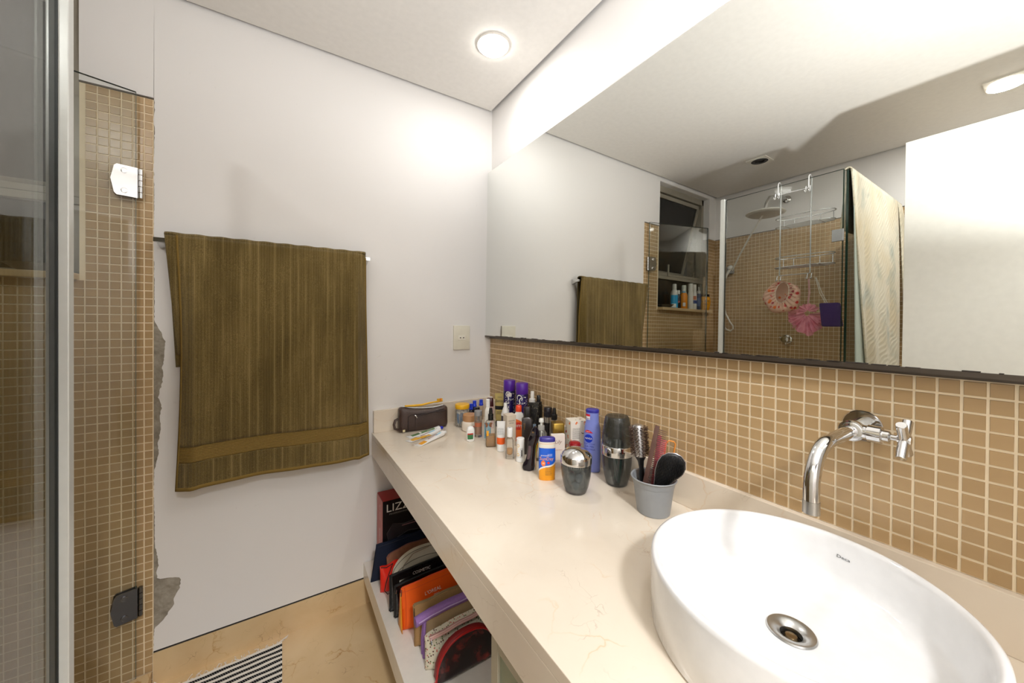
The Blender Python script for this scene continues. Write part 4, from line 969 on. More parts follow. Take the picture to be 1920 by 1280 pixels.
# sunscreen
o = on_top('sunscreen_bottle', 'oval sunscreen bottle, blue above and orange below with a navy cap', 'sunscreen', -.246, -.839, .12)
S = [(0, .0255, .0115, 2.2), (.002, .0270, .0128, 2.2), (.06, .0280, .0135, 2.2), (.10, .0275, .0132, 2.2), (.122, .0268, .013, 2.2)]
put(o, 'body', loft(NB(), S, 40), M((238, 160, 24), .3)); put(o, 'shoulder', loft(NB(), [(.1222, .0268, .013, 2.2), (.128, .0262, .0127, 2.2)], 40), M((222, 214, 200), .3))
put(o, 'cap', loft(NB(), [(.1282, .0268, .0131, 2.2), (.134, .0272, .0134, 2.2), (.1395, .0266, .0128, 2.2), (.142, .0235, .0105, 2.2)], 40), M((52, 46, 134), .3))
wrapb = lambda z0, z1, off, m, top=None: put(o, 'label_print', wrap(NB(), S, z0, z1, -95, 95, off, 30, 8, top), m)
wrapb(0, 0, .0004, M((226, 220, 208), .3), lambda u: (.108, .1215))
wrapb(0, 0, .0004, M((24, 92, 206), .3), lambda u: (.050+.016*(2*u-1)*abs(2*u-1)+.006*(2*u-1), .110-.004*u)); wrapb(0, 0, .0006, M((230, 226, 216), .3), lambda u: (.045+.016*(2*u-1)*abs(2*u-1)+.006*(2*u-1), .0505+.016*(2*u-1)*abs(2*u-1)+.006*(2*u-1)))
fs = lambda z0, dx=0., e=.001: (lambda a, c: (a+dx, -sec_at(S, z0+c)[1]*max(0, 1-abs((a+dx)/sec_at(S, z0+c)[0])**2.2)**(1/2.2)-e, z0+c))
text_on('lettering', 'SunDay', .0150, M((242, 168, 60), .4), o, fs(.073, -.003)); text_on('lettering', 'protetor', .0075, WHITE_INK, o, fs(.084, -.009)); lines(o, fs(.088, .008), 3, .016, .0008, .003, WHITE_INK)
disc(o, fs(.058, -.014), .0072, M((236, 120, 40), .3), yr=1.3); text_on('lettering', '30', .0085, WHITE_INK, o, fs(.058, -.014, .0017)); disc(o, fs(.060, .003), .0042, M((216, 34, 40), .3))
lines(o, fs(.044, .004), 7, .022, .0010, .0042, INK, 5)

# chrome lidded smoked jar with cotton balls
o = on_top('cotton_jar', 'low smoked acrylic jar with domed chrome lid in front of the blue lotion', 'jar', -.222, -.955)
put(o, 'body', lathe(NB(), [(.029, 0), (.032, .002), (.0385, .02), (.0445, .05), (.0468, .075), (.0465, .0895), (.0435, .0895), (.0435, .075), (.0415, .05), (.036, .022), (.030, .006), (.0001, .006)], 48, True, False), m_smoke)
put(o, 'inner_ring', lathe(NB(), [(.0434, .080), (.0436, .0985), (.042, .0985), (.042, .080)], 40, False, False), m_steel)
put(o, 'lid', lathe(NB(), [(.0455, .0902), (.0482, .092), (.0482, .1135), (.0465, .1165), (.0435, .120), (.036, .127), (.024, .1335), (.012, .1365), (.0005, .1372)], 56), m_chrome)
cbm = None
for k, (x, y, z) in enumerate(((-.012, -.010, .0205), (.013, -.006, .0205), (.0, .014, .0205), (-.014, .007, .044), (.014, .006, .0455), (-.001, -.016, .0455), (.006, .004, .066))):
    if cbm is None:
        b = NB(); bmesh.ops.create_icosphere(b, subdivisions=2, radius=.0135); rn = random.Random(4)
        for v_ in b.verts: v_.co *= 1+rn.uniform(-.06, .06)
        cbm = bpy.data.meshes.new('cotton_ball'); b.to_mesh(cbm); b.free(); cbm.materials.append(M((240, 239, 236), .95))
        for p in cbm.polygons: p.use_smooth = True
    c = bpy.data.objects.new('cotton_ball', cbm); COL.objects.link(c); c.location = (-.222+x, -.955+y, ZC+z+.001); c.rotation_euler = (k, k*2, k*3); tag(c, 'white cotton ball inside the chrome-lidded smoked jar', 'cotton ball', 'cotton balls in the jar')

# red lidded little bottle
o = on_top('small_bottle', 'small bottle with rounded red lid just behind the chrome-lidded jar', 'bottle', -.121, -.838)
put(o, 'body', lathe(NB(), [(.017, 0), (.0185, .002), (.0185, .06), (.014, .072)], 28), M((150, 34, 34), .15)); put(o, 'neck_ring', cyl(.0145, .0722, .080, seg=24), GOLD); put(o, 'lid', lathe(NB(), [(.013, .0802), (.0165, .083), (.021, .090), (.0215, .096), (.0185, .103), (.010, .1065), (.0005, .107)], 32), M((146, 28, 34), .12))

# smoked tumbler set
o = on_top('toothbrush_holder', 'tall smoked two-part tumbler with a chrome middle band', 'tumbler', -.070, -.984)
put(o, 'base_cup', lathe(NB(), [(.031, 0), (.0335, .002), (.041, .03), (.0465, .07), (.048, .098), (.0450, .098), (.0435, .07), (.038, .032), (.031, .006), (.0001, .006)], 48, True, False), m_smoke)
put(o, 'chrome_band', lathe(NB(), [(.0484, .0982), (.0486, .100), (.0478, .128), (.0470, .130)], 48, False, False), m_chrome, solid=.0015)
put(o, 'upper_cup', lathe(NB(), [(.0468, .1302), (.0470, .140), (.0455, .165), (.0405, .200), (.0375, .217), (.0345, .2215), (.02, .2225), (.0005, .2228)], 48, False, True), m_smoke, solid=.002)
for k, (c_, dx, ang) in enumerate((((30, 120, 110), -.012, .28), ((200, 210, 206), .010, -.34), ((40, 130, 120), .014, .18))):
    h_ = thing('toothbrush', ('teal toothbrush leaning left inside the smoked tumbler', 'pale toothbrush inside the smoked tumbler', 'dark green toothbrush leaning right inside the smoked tumbler')[k], 'toothbrush', (-.070+dx*.4, -.984-.012+.012*k, ZC+.0075))
    d = Vector((math.sin(ang)*.9, math.sin(ang)*.25, math.cos(ang))); put(h_, 'handle', tube(NB(), [d*0, d*.03, d*.06, d*.085], [.004, .005, .0045, .003], 10), M(c_, .35))

# grey pot with brushes
PX, PY = -.118, -1.158
o = on_top('flower_pot', 'grey plastic pot holding brushes and a comb beside the basin', 'pot', PX, PY)
m_pot = M((146, 150, 154), .5, name='grey_plastic')
put(o, 'pot', lathe(NB(), [(.042, 0), (.0435, .001), (.0535, .077), (.0545, .0775), (.0575, .092), (.0605, .094), (.0615, .0965), (.060, .0985), (.0565, .0965), (.052, .076), (.042, .004), (.0001, .004)], 56, True, False), m_pot)
def stick_in(name, label, cat, r, a, z, lx, ly, rz=0.):
    """thing standing in the pot: r right / a away as seen from the doorway; its +Z leans lx right, ly away"""
    f_ = face_cam(PX, PY); p = Matrix.Rotation(f_, 3, 'Z') @ Vector((r, a, 0))
    th = thing(name, label, cat, (PX+p.x, PY+p.y, ZC+z))
    th.rotation_euler = (Matrix.Rotation(f_, 3, 'Z') @ Matrix.Rotation(lx, 3, 'Y') @ Matrix.Rotation(-ly, 3, 'X') @ Matrix.Rotation(rz, 3, 'Z')).to_euler(); return th
th = stick_in('round_brush', 'round hairbrush with silver barrel and brown bristles in the grey pot', 'hairbrush', -.024, .014, .008, -.085, .0)
put(th, 'handle', lathe(NB(), [(.006, 0), (.0085, .004), (.0085, .07), (.0065, .105), (.009, .124), (.0145, .134), (.0145, .138)], 20), m_black); put(th, 'barrel', lathe(NB(), [(.0155, .1382), (.0155, .222), (.012, .227), (.001, .228)], 24), M((190, 190, 192), .25, .9))
b = NB(); rn = random.Random(2)
for i in range(11):
    for j in range(16):
        a = 2*PI*i/11+.12*(j % 2); z = .1425+j*.0052; r1 = .0262+rn.uniform(-.001, .001); c_, s_ = math.cos(a), math.sin(a)
        for e in (-.12, 0, .12):
            tube(b, [(.0153*c_, .0153*s_, z), (r1*math.cos(a+e), r1*math.sin(a+e), z+rn.uniform(-.001, .001))], .0008, 3)
put(th, 'bristles', b, M((62, 40, 26), .6), kind='stuff', smooth=False)
th = stick_in('comb', 'long brown comb with wide teeth standing in the grey pot', 'comb', -.030, -.006, .0075, .19, .0, -.15)
b = box(NB(), (-.012, -.0022, 0), (.0, .0022, .238), .001); put(th, 'spine', b, M((92, 66, 58), .4))
for i in range(42):
    z = .006+i*.0054; wv_ = .0215; put(th, 'tooth', ring_loft(NB(), [[(0, -.0016, z), (0, .0016, z), (0, .0016, z+.0022), (0, -.0016, z+.0022)], [(wv_, -.0007, z+.0006), (wv_, .0007, z+.0006), (wv_, .0007, z+.0016), (wv_, -.0007, z+.0016)]]), M((92, 66, 58), .4), smooth=False)
th = stick_in('comb', 'pink comb showing between the teeth of the brown comb', 'comb', -.006, .012, .0075, .12, .0, .0)
put(th, 'spine', box(NB(), (-.009, -.0018, 0), (.002, .0018, .205), .001), M((206, 84, 110), .4))
for i in range(36): z = .006+i*.0053; put(th, 'tooth', box(NB(), (.002, -.0008, z), (.018, .0008, z+.002)), M((206, 84, 110), .4), smooth=False)
th = stick_in('detangling_brush', 'black palm-shaped detangling brush with orange back in the grey pot', 'hairbrush', .010, -.026, .066, .34, .0, 0.)
out = [(-.010, 0), (.010, 0), (.014, .02), (.020, .04), (.031, .058), (.039, .075), (.040, .092), (.034, .108), (.020, .118), (.004, .119), (-.012, .112), (-.023, .098), (-.027, .080), (-.025, .055), (-.018, .03)]
def inset(o_, k): 
    cx_ = sum(p[0] for p in o_)/len(o_); cz_ = sum(p[1] for p in o_)/len(o_); return [(cx_+(x-cx_)*k, cz_+(z-cz_)*k) for x, z in o_]
put(th, 'back_shell', ring_loft(NB(), [[(x, .016, z) for x, z in inset(out, .6)], [(x, .012, z) for x, z in inset(out, .93)], [(x, .004, z) for x, z in inset(out, 1.02)], [(x, .0015, z) for x, z in inset(out, 1.02)]], True, True), M((206, 74, 44), .3), ang=70)
put(th, 'pad', ring_loft(NB(), [[(x, .0012, z) for x, z in inset(out, 1.0)], [(x, -.002, z) for x, z in inset(out, .99)], [(x, -.0045, z) for x, z in inset(out, .9)]]), M((24, 24, 26), .4), ang=70)
put(th, 'rim', tube(NB(), [(x, .0012, z) for x, z in inset(out, 1.02)], .0011, 6, closed=True), M((176, 172, 174), .25, .6))
def inside(x, z):
    r = False; n = len(io)
    for i in range(n):
        (x1, z1), (x2, z2) = io[i], io[(i+1) % n]
        if (z1 > z) != (z2 > z) and x < (x2-x1)*(z-z1)/(z2-z1)+x1: r = not r
    return r
io = inset(out, .94); b = NB()
for i in range(24):
    for j in range(38):
        x = -.034+i*.0034+.0017*(j % 2); z = .004+j*.003
        if inside(x, z): tube(b, [(x, -.004, z), (x, -.0145, z+.0005)], [.0008, .0005], 4)
put(th, 'bristles', b, M((30, 30, 32), .35), kind='stuff', smooth=False)
th = stick_in('hair_clip', 'translucent amber hair clip standing behind the detangling brush in the pot', 'hair clip', .020, .020, .0075, .12, .0, 0.)
put(th, 'clip', tube(NB(), [(-.006, 0, 0), (-.008, 0, .06), (-.010, 0, .180), (-.004, 0, .190), (.010, 0, .190), (.014, 0, .184), (.010, 0, .07), (.006, 0, .0)], .0022, 8), M((214, 140, 60), .2))

# ---------------------------------------------------------------- pouches and box on the shelf
ZS = .1958
def fabric(name, a, b_, scale=400, rough=.85, bstr=.3, **kw):
    t = NT(name); co = t.co(); n = t.noise(co, scale, 2); g_ = t.noise(co, 9, 3)
    t.bsdf(t.mix(t.math('ADD', t.math('MULTIPLY', n, .6), t.math('MULTIPLY', g_, .4)), lin(a), lin(b_)), rough, 0, .25, bump=n, bstr=bstr, bdist=.001, **kw); return t.m
def pouch(name, label, x0, x1, y, h, tb, tt, mat, arch=0., lean=0., sag=.004, hl=None, belly=.25, cat='pouch', rz=0., nu=26, nv=14, corner=.0):
    """soft bag standing on the shelf: y is its centre, tb / tt thickness below / above, lean moves the top away"""
    w_ = x1-x0; o = thing(name, label, cat, ((x0+x1)/2, y, ZS), rz); hl = hl or h
    def top(u):
        hh = hl+(h-hl)*u
        if arch: hh = hh*(1-arch+arch*math.sqrt(max(0, 1-abs(2*u-1)**2.4)))
        return hh-sag*math.sin(u*7)**2
    def T(u, v):
        e = 1-abs(2*u-1)**7*.75
        return (tb*(1-v)**1.3+tt*(1-(1-v)**1.3)+belly*tb*math.sin(PI*min(1, v*1.15))*(1-abs(2*u-1)**2.5))*e*(min(1, .35+v*8))
    def X(u, v): return (-w_/2+w_*u)*(1-.03*math.sin(PI*v))+corner*(1-v)*(u-.5)
    rings = []
    for i in range(nu):
        u = i/(nu-1); r = []
        for j in range(nv): v = j/(nv-1); r.append((X(u, v), lean*v-T(u, v)/2, top(u)*v))
        for j in range(nv-1, -1, -1): v = j/(nv-1); r.append((X(u, v), lean*v+T(u, v)/2, top(u)*v))
        rings.append(r)
    b = ring_loft(NB(), rings); bmesh.ops.remove_doubles(b, verts=b.verts, dist=.0002)
    part('body', b, mat, o, ang=60)
    o_front = lambda u, v, off=.0012: (X(u, v), lean*v-T(u, v)/2-off, top(u)*v)
    return o, o_front, top
def zipline(o, fr, v, mat, r=.003, u0=.01, u1=.99, name='zipper', off=.002, n=24, flat=.6):
    return part(name, tube(NB(), [fr(u0+(u1-u0)*i/n, v, off) for i in range(n+1)], r, 8, flat=flat), mat, o)
def ztop(o, top, w_, mat, lean, r=.0032, name='zipper', dz=0., h1=1.):
    return part(name, tube(NB(), [(-w_/2+.004+(w_-.008)*i/24, lean, top(i/24)+dz) for i in range(25)], r, 8), mat, o)
def pull(o, p, mat, l=.022, d=(-.3, -.3, -1)):
    p = Vector(p); d = Vector(d).normalized()
    return part('zipper_pull', tube(NB(), [p, p+d*l*.3, p+d*l], [.0015, .0022, .003], 8, flat=.5), mat, o)

# hair dryer box
BX0, BX1, BY0, BY1, BH = -.617, -.385, -.132, -.024, .322
o = thing('appliance_box', 'black and red cardboard hair dryer box at the wall end of the shelf', 'box', ((BX0+BX1)/2, (BY0+BY1)/2, ZS))
m_bk = M((14, 13, 15), .3, name='black_card'); m_rd = M((164, 26, 30), .35, name='red_card'); m_rd2 = M((176, 84, 78), .4, name='faded_red_card')
hx, hy = (BX1-BX0)/2, (BY1-BY0)/2
b = NB(); box(b, (-hx, -hy, 0), (hx, hy, BH), .0008); put(o, 'carton', b, m_bk, smooth=False)
put(o, 'top_panel', box(NB(), (-hx+.001, -hy+.0005, BH+.0001), (hx-.001, hy-.0005, BH+.0009)), m_rd, smooth=False)
put(o, 'side_panel', box(NB(), (-hx-.0008, -hy+.0008, .001), (-hx-.0001, hy-.0005, BH-.001)), m_rd2, smooth=False)
text_on('lettering', 'LIZZE', .050, WHITE_INK, o, flat_map(-hy, BH-.036, -hx+.080), xs=1.05); text_on('lettering', 'PROFESSIONAL', .0098, M((150, 148, 146), .5), o, flat_map(-hy, BH-.063, -hx+.072), xs=1.3)
text_on('lettering', 'EXTREME', .016, WHITE_INK, o, lambda a, c: (-hx-.0012, -a-.004, .15+c), rot=PI/2); text_on('lettering', 'LIZZE', .018, WHITE_INK, o, lambda a, c: (-hx-.0012, -a-.004, .055+c), rot=PI/2); text_on('lettering', 'secador 2150', .013, WHITE_INK, o, lambda a, c: (-hx-.0012, -a-.006, .255+c), rot=PI/2)
b = NB(); pl = [(-.098, .175), (-.072, .213), (-.02, .200), (.07, .208), (.10, .19), (.10, .165), (.06, .155), (.0, .163), (-.04, .150), (-.09, .135)]
b.faces.new([b.verts.new((x, -hy-.0006, z)) for x, z in pl]); part('picture_print', b, M((44, 40, 44), .25), o, smooth=False)
b = NB(); tube(b, [(x, -hy-.0008, z) for x, z in pl], .0007, 4, closed=True); part('picture_outline', b, M((112, 104, 104), .4), o)
put(o, 'picture_print', box(NB(), (-.03, -hy-.0012, .192), (.05, -hy-.0007, .196)), M((140, 96, 96), .4), smooth=False)

m_navy = fabric('navy_cloth', (20, 26, 44), (34, 42, 62)); o, fr, tp = pouch('drawstring_pouch', 'navy cloth pouch slumped against the hair dryer box', -.648, -.40, -.158, .158, .030, .008, m_navy, hl=.150, lean=.012, corner=.05)
part('drawstring', tube(NB(), [fr(.03, .92), fr(.2, .95, .004), fr(.5, .94, .004), fr(.9, .95, .004)], .0018, 6), M((30, 36, 54), .8), o)
o, fr, tp = pouch('flat_pouch', 'thin brown patterned pouch between the navy and the cream ones', -.612, -.40, -.188, .138, .012, .005, fabric('brown_print', (120, 80, 60), (176, 126, 96), 60), hl=.126, lean=.005, arch=.2)
ztop(o, tp, .212, M((112, 66, 60), .6), .005, .0025)
m_redv = M((226, 40, 24), .28, name='red_vinyl'); o, fr, tp = pouch('drawstring_pouch', 'small bright red shiny pouch with a black cord on the shelf', -.650, -.51, -.240, .112, .046, .010, m_redv, hl=.102, lean=.010, sag=.008)
part('cord', tube(NB(), [fr(.02, .96), fr(.18, .97, .003), fr(.36, .99, .003)]+[(-.035, -.032, .105), (-.055, -.038, .06), (-.062, -.040, .028), (-.050, -.044, .012), (-.040, -.044, .018), (-.030, -.044, .05), (-.018, -.040, .085), (.0, -.036, .11)], .0017, 8), m_blackm, o)
m_cream = M((206, 198, 178), .42, name='cream_vinyl'); o, fr, tp = pouch('toiletry_pouch', 'cream vinyl pouch with rounded top and two black piped seams', -.622, -.37, -.308, .178, .044, .018, m_cream, arch=.55, lean=.008, sag=0, hl=.172)
for v in (.99, .80): zipline(o, fr, v, M((46, 40, 36), .5), .0016, off=.0008, name='piping')
part('handle_strap', tube(NB(), [fr(.06, .35, .004), fr(.10, .62, .008), fr(.18, .86, .010), fr(.34, .98, .010), fr(.6, 1.0, .010)], .0042, 8, flat=.4), M((166, 148, 124), .5), o)
m_bclear = see_through((.35, .33, .32), .05, 'dark_clear_vinyl', 1., 1.5, (34, 28, 28), .5, .15)
for i, (y, h, lab) in enumerate(((-.366, .138, 'black-edged clear vinyl pouch nearer the cream pouch'), (-.406, .120, 'black-edged clear vinyl pouch nearer the orange pouch'))):
    o, fr, tp = pouch('clear_pouch', lab, -.642+.008*i, -.37, y, h+.012, .022, .010, m_bclear, hl=h, lean=.006, sag=.001)
    w_ = .272-.008*i
    ztop(o, tp, w_, m_blackm, .006, .0048, 'black_trim', -.002); 
    for s in (0, 1): part('black_trim', tube(NB(), [(-w_/2 if s == 0 else w_/2, 0, .006)]+[((-w_/2 if s == 0 else w_/2)*.985, .006*k/8, tp(s)*k/8) for k in range(1, 9)], .0046, 8), m_blackm, o)
    part('black_trim', tube(NB(), [(-w_/2*.98+w_*.98*k/12, 0., .0058) for k in range(13)], .0045, 8), m_blackm, o)
    if i == 0:
        text_on('lettering', 'COSMETIC', .017, WHITE_INK, o, lambda a, c: (a-.015, -.0145, .128+c), xs=.9); 
        part('paper_insert', box(NB(), (-.10, -.0015, .02), (.06, .0015, .11)), M((196, 186, 168), .7), o, smooth=False)
    else:
        part('label_tag', box(NB(), (-.04, -.0150, .090), (.0, -.0140, .106)), m_blackm, o, smooth=False); part('lipstick', tube(NB(), [(-.118, .0, .02), (-.112, .0, .07), (-.108, .0, .10)], .004, 8), M((178, 36, 60), .35), o)
        for px, pz in ((-.095, .092), (-.062, .092)): part('triangle_print', tube(NB(), [(px-.006, -.0150, pz+.004), (px+.006, -.0150, pz+.005), (px, -.0150, pz-.006)], .0006, 4, closed=True), WHITE_INK, o)
        pull(o, (-.126, -.006, .112), m_chrome, .014)
m_or = fabric('orange_nylon', (226, 84, 18), (240, 104, 32), 500, .5, .15); o, fr, tp = pouch('cosmetics_pouch', 'bright orange cosmetics pouch with white lettering in the middle of the row', -.630, -.37, -.470, .166, .064, .010, m_or, hl=.154, lean=-.002, sag=.001, belly=.1)
ztop(o, tp, .26, M((214, 76, 20), .5), -.002, .0035); zipline(o, fr, .9, M((196, 70, 18), .6), .0006, off=.0004, name='seam')
part('seam', tube(NB(), [fr(.05, v/10, .0008) for v in range(1, 11)], .0008, 6), M((200, 74, 18), .6), o); part('side_gusset', grid(NB(), 2, 8, lambda u, v: (-.1302, (-.026+.052*u)*(1-v*.8), .004+.13*v)), M((228, 150, 34), .5), o, solid=.002)
def sup_text(s, size, u0, v0): 
    p0 = Vector(fr(u0, v0)); du = (Vector(fr(u0+.05, v0))-p0).normalized(); dv = (Vector(fr(u0, v0+.05))-p0).normalized(); n_ = du.cross(dv).normalized()
    return lambda a, c: p0+du*a+dv*c-Vector((0, .004, 0))
text_on('lettering', "L'OREAL", .0175, WHITE_INK, o, sup_text('', 0, .45, .70), xs=1.0); text_on('lettering', 'PARIS', .006, WHITE_INK, o, sup_text('', 0, .5, .61), xs=1.4)
pull(o, (-.128, -.004, .150), m_steel, .020, (-.2, -.6, -1))
m_tan = fabric('tan_canvas', (150, 116, 74), (178, 142, 96), 350); o, fr, tp = pouch('zip_pouch', 'plain tan canvas pouch with a metal zip beside the orange one', -.612, -.36, -.562, .150, .058, .014, m_tan, hl=.140, lean=.006, corner=-.01)
ztop(o, tp, .252, M((134, 112, 76), .5), .006, .0048); pull(o, (-.124, -.006, .138), m_dkchrome, .034, (-.15, -.6, -1))
m_mesh = fabric('beige_mesh', (150, 126, 94), (192, 166, 128), 700, .8, .8); m_lil = fabric('lilac_binding', (128, 92, 152), (160, 124, 184), 250)
o, fr, tp = pouch('mesh_pouch', 'beige mesh pouch bound with lilac tape along its zip and side', -.592, -.36, -.612, .146, .030, .018, m_mesh, hl=.136, lean=.002, sag=.002)
w_ = .232
part('lilac_band', ring_loft(NB(), [[(-w_/2-.028+(w_+.03)*k/20, .002+q[0], tp(max(0, min(1, k/20)))-.004+q[1]+(-.010*max(0, 1-k/4))) for q in (sup(.0145, .0135, 3, 2*PI*i/16) for i in range(16))] for k in range(21)]), m_lil, o)
part('zipper', tube(NB(), [(-w_/2-.020+(w_+.01)*k/20, -.0125, tp(k/20)-.002-.008*max(0, 1-k/4)) for k in range(21)], .0022, 8), M((186, 160, 206), .5), o)
part('lilac_binding', tube(NB(), [(-w_/2-.001, -.012, .003), (-w_/2-.003, -.011, .05), (-w_/2+.001, -.010, .118)], .0055, 8), m_lil, o); part('lilac_binding', tube(NB(), [(-w_/2-.001, .006, .003), (-w_/2-.003, .005, .05), (-w_/2+.001, .002, .118)], .0045, 8), m_lil, o)
t = NT('floral_cloth'); co = t.co(); vv = t.n('ShaderNodeTexVoronoi'); vv.inputs['Scale'].default_value = 150; t.l(co, vv.inputs['Vector']); sepc = t.n('ShaderNodeSeparateColor'); t.l(vv.outputs['Color'], sepc.inputs[0])
pal = t.ramp(sepc.outputs[0], [(0, (214, 208, 188)), (.5, (196, 110, 96)), (.66, (106, 118, 76)), (.84, (96, 70, 60))]); pal.node.color_ramp.interpolation = 'CONSTANT'
t.bsdf(t.mix(t.ramp(vv.outputs['Distance'], [(.32, (255, 255, 255)), (.42, (0, 0, 0))]), lin((216, 208, 186)), pal), .85, 0, .2, bump=t.noise(co, 60, 2), bstr=.6, bdist=.004)
o, fr, tp = pouch('zip_pouch', 'cream pouch with tiny floral print and pink zip, second from the cabinet', -.604, -.36, -.664, .118, .056, .030, t.m, hl=.104, lean=.004, sag=.003, belly=.45)
part('pink_zip_tape', grid(NB(), 24, 2, lambda u, v: (-.112+.224*u, -.012-.004+.016*v-.0035, tp(u)+.002-.003*(1-v))), M((206, 160, 150), .6), o, solid=.002); part('zipper', tube(NB(), [(-.112+.224*k/20, -.0125, tp(k/20)+.0035) for k in range(21)], .0018, 6), M((224, 190, 180), .4), o); pull(o, (-.108, -.014, .106), m_dkchrome, .018, (-.1, -.9, -.8))
t = NT('tortoiseshell'); co = t.co(); n_ = t.noise(co, 22, 4, .4); t.bsdf(t.ramp(n_, [(.42, (22, 8, 9)), (.55, (48, 14, 14)), (.68, (120, 34, 28)), (.78, (170, 62, 48))]), .12, 0, .5, bump=t.noise(co, 14, 2), bstr=.15, bdist=.004)
o, fr, tp = pouch('half_moon_pouch', 'dark red tortoiseshell half-moon pouch nearest the cabinet door', -.594, -.382, -.728, .126, .034, .020, t.m, arch=.86, lean=.0, sag=0, hl=.126, belly=.2, nu=44)
part('red_piping', tube(NB(), [(-.106+.212*k/40, -.012, tp(k/40)+.0005) for k in range(41)], .0034, 8), M((170, 26, 26), .35), o); part('red_zip_tape', grid(NB(), 41, 3, lambda u, v: (-.106+.212*u, -.010+.020*v, tp(u)+.0016)), M((140, 22, 24), .6), o, solid=.002)
pull(o, (-.106, -.012, .026), M((170, 40, 34), .3), .026, (-.8, -.4, -.75))

# ---------------------------------------------------------------- seen in the mirror: shower fittings
GX = -1.424
m_wire = M((226, 228, 230), .22, .65, name='chrome_wire')
cd = thing('shower_caddy', 'two-tier chrome wire caddy hooked over the fixed shower glass', 'shower caddy', (-1.47, -.95, 1.62))
def wire(b, pts, r=.0022, closed=False): return tube(b, pts, r*1.25, 7, closed=closed)
yA, yB = -.880, -1.020; xi = -1.440
b = NB()
for y in (yA, yB):
    wire(b, [(-1.402, y, 2.07), (-1.402, y, 2.118)]+arc((-1.421, y, 2.124), .019, 0, PI, 10)+[(xi, y, 2.10), (xi, y, 1.63), (xi, y, 1.622)], .0026)
wire(b, [(xi, yA, 1.622), (xi, yB, 1.622)], .0024); wire(b, [(-1.402, yA, 2.07), (-1.402, yB, 2.07)], .0020)
part('frame', b, m_wire, cd, world=True)
for y in (yA, yB):
    for dy in (-.008, .010):
        b = NB(); wire(b, [(-1.402, y+dy, 2.078), (-1.397, y+dy, 2.079), (-1.396, y+dy, 2.065)]+[(-1.396+.010-.010*math.cos(a), y+dy, 2.056-.010*math.sin(a)) for a in (0, .8, 1.6, 2.4, 3.0)], .0018); part('small_hook', b, m_wire, cd, world=True)
        b = NB(); wire(b, [(xi, y+dy, 1.622), (xi+.006, y+dy, 1.606)]+[(xi+.006+.009-.009*math.cos(a), y+dy, 1.600-.009*math.sin(a)) for a in (0, .9, 1.7, 2.5)], .0018); part('small_hook', b, m_wire, cd, world=True)
def oval(z, hy=.134, hx=.048, n=40):
    return [(-1.496+hx*math.copysign(abs(math.cos(2*PI*i/n))**.8, math.cos(2*PI*i/n)), -.972+hy*math.copysign(abs(math.sin(2*PI*i/n))**.75, math.sin(2*PI*i/n)), z) for i in range(n)]
for z0, z1 in ((1.905, 1.955), (1.672, 1.728)):
    b = NB(); wire(b, oval(z1), .0022, True); part('basket_rim', b, m_wire, cd, world=True)
    b = NB(); wire(b, oval(z0), .0022, True)
    for i in range(9):
        x = -1.538+.0105*i; l = .134*(1-abs((x+1.496)/.05)**3)**.5 if abs(x+1.496) < .05 else .04
        wire(b, [(x, -.972-l, z0), (x, -.972+l, z0)], .0015)
    for y in (-1.05, -.895): wire(b, [(-1.542, y, z0-.002), (-1.45, y, z0-.002)], .0016)
    part('basket_floor', b, m_wire, cd, world=True)
    for y in (-1.085, -1.03, -.91, -.86):
        b = NB(); wire(b, [(-1.540, y, z0), (-1.540, y, z1)], .0015); part('basket_wire', b, m_wire, cd, world=True)

# shower cap
t = NT('cap_plastic'); co = t.co(); vv = t.n('ShaderNodeTexVoronoi'); vv.inputs['Scale'].default_value = 46; t.l(co, vv.inputs['Vector']); sepc = t.n('ShaderNodeSeparateColor'); t.l(vv.outputs['Color'], sepc.inputs[0])
pal = t.ramp(sepc.outputs[0], [(0, (196, 40, 40)), (.35, (228, 112, 40)), (.62, (160, 34, 50)), (.8, (238, 205, 180))]); pal.node.color_ramp.interpolation = 'CONSTANT'
dots = t.ramp(vv.outputs['Distance'], [(.36, (255, 255, 255)), (.42, (0, 0, 0))])
p = t.n('ShaderNodeBsdfPrincipled'); t.l(t.mix(dots, lin((240, 196, 172)), pal), p.inputs['Base Color']); p.inputs['Roughness'].default_value = .35
tr = t.n('ShaderNodeBsdfTransparent'); ms = t.n('ShaderNodeMixShader'); t.l(t.math('ADD', t.math('MULTIPLY', dots, .18), .80), ms.inputs[0]); t.l(tr.outputs[0], ms.inputs[1]); t.l(p.outputs[0], ms.inputs[2]); t.l(ms.outputs[0], t.out.inputs[0]); m_cappl = t.m
sc_ = thing('bathing_bonnet', 'translucent shower cap with red and orange dots hanging on the caddy hook', 'shower cap', (-1.464, -.888, 1.50))
def capf(u, v):
    a = 2*PI*u; oy, oz = .012*math.cos(a)*0-.006, .026       # opening centre
    ro = (.034, .058); tl = .35
    ey = ro[0]*math.cos(a)*math.cos(tl)-ro[1]*math.sin(a)*math.sin(tl)*.4; ez = ro[0]*math.cos(a)*math.sin(tl)*.4+ro[1]*math.sin(a)
    R = .092*(1+.04*math.sin(a*5+1)); fy_, fz_ = R*math.cos(a)*.98, R*math.sin(a)*.98
    wr_ = .0035*math.sin(a*22)*math.exp(-((v-.12)/.16)**2)
    if v < .45: k = math.sin(v/.45*PI/2); k2 = v/.45; return (.024+wr_+.016*math.sin(PI*k2)-.010*k2, oy*(1-k)+ey+(fy_-ey)*k, oz*(1-k)+ez+(fz_-ez)*k)
    k2 = (v-.45)/.55; s = math.cos(k2*PI/2)**.7; return (.014-.040*math.sin(k2*PI/2)+.003*math.sin(a*6)*s, fy_*s, fz_*s)
b = grid(NB(), 88, 26, capf, closeu=True); part('cap', b, m_cappl, sc_, ang=80)
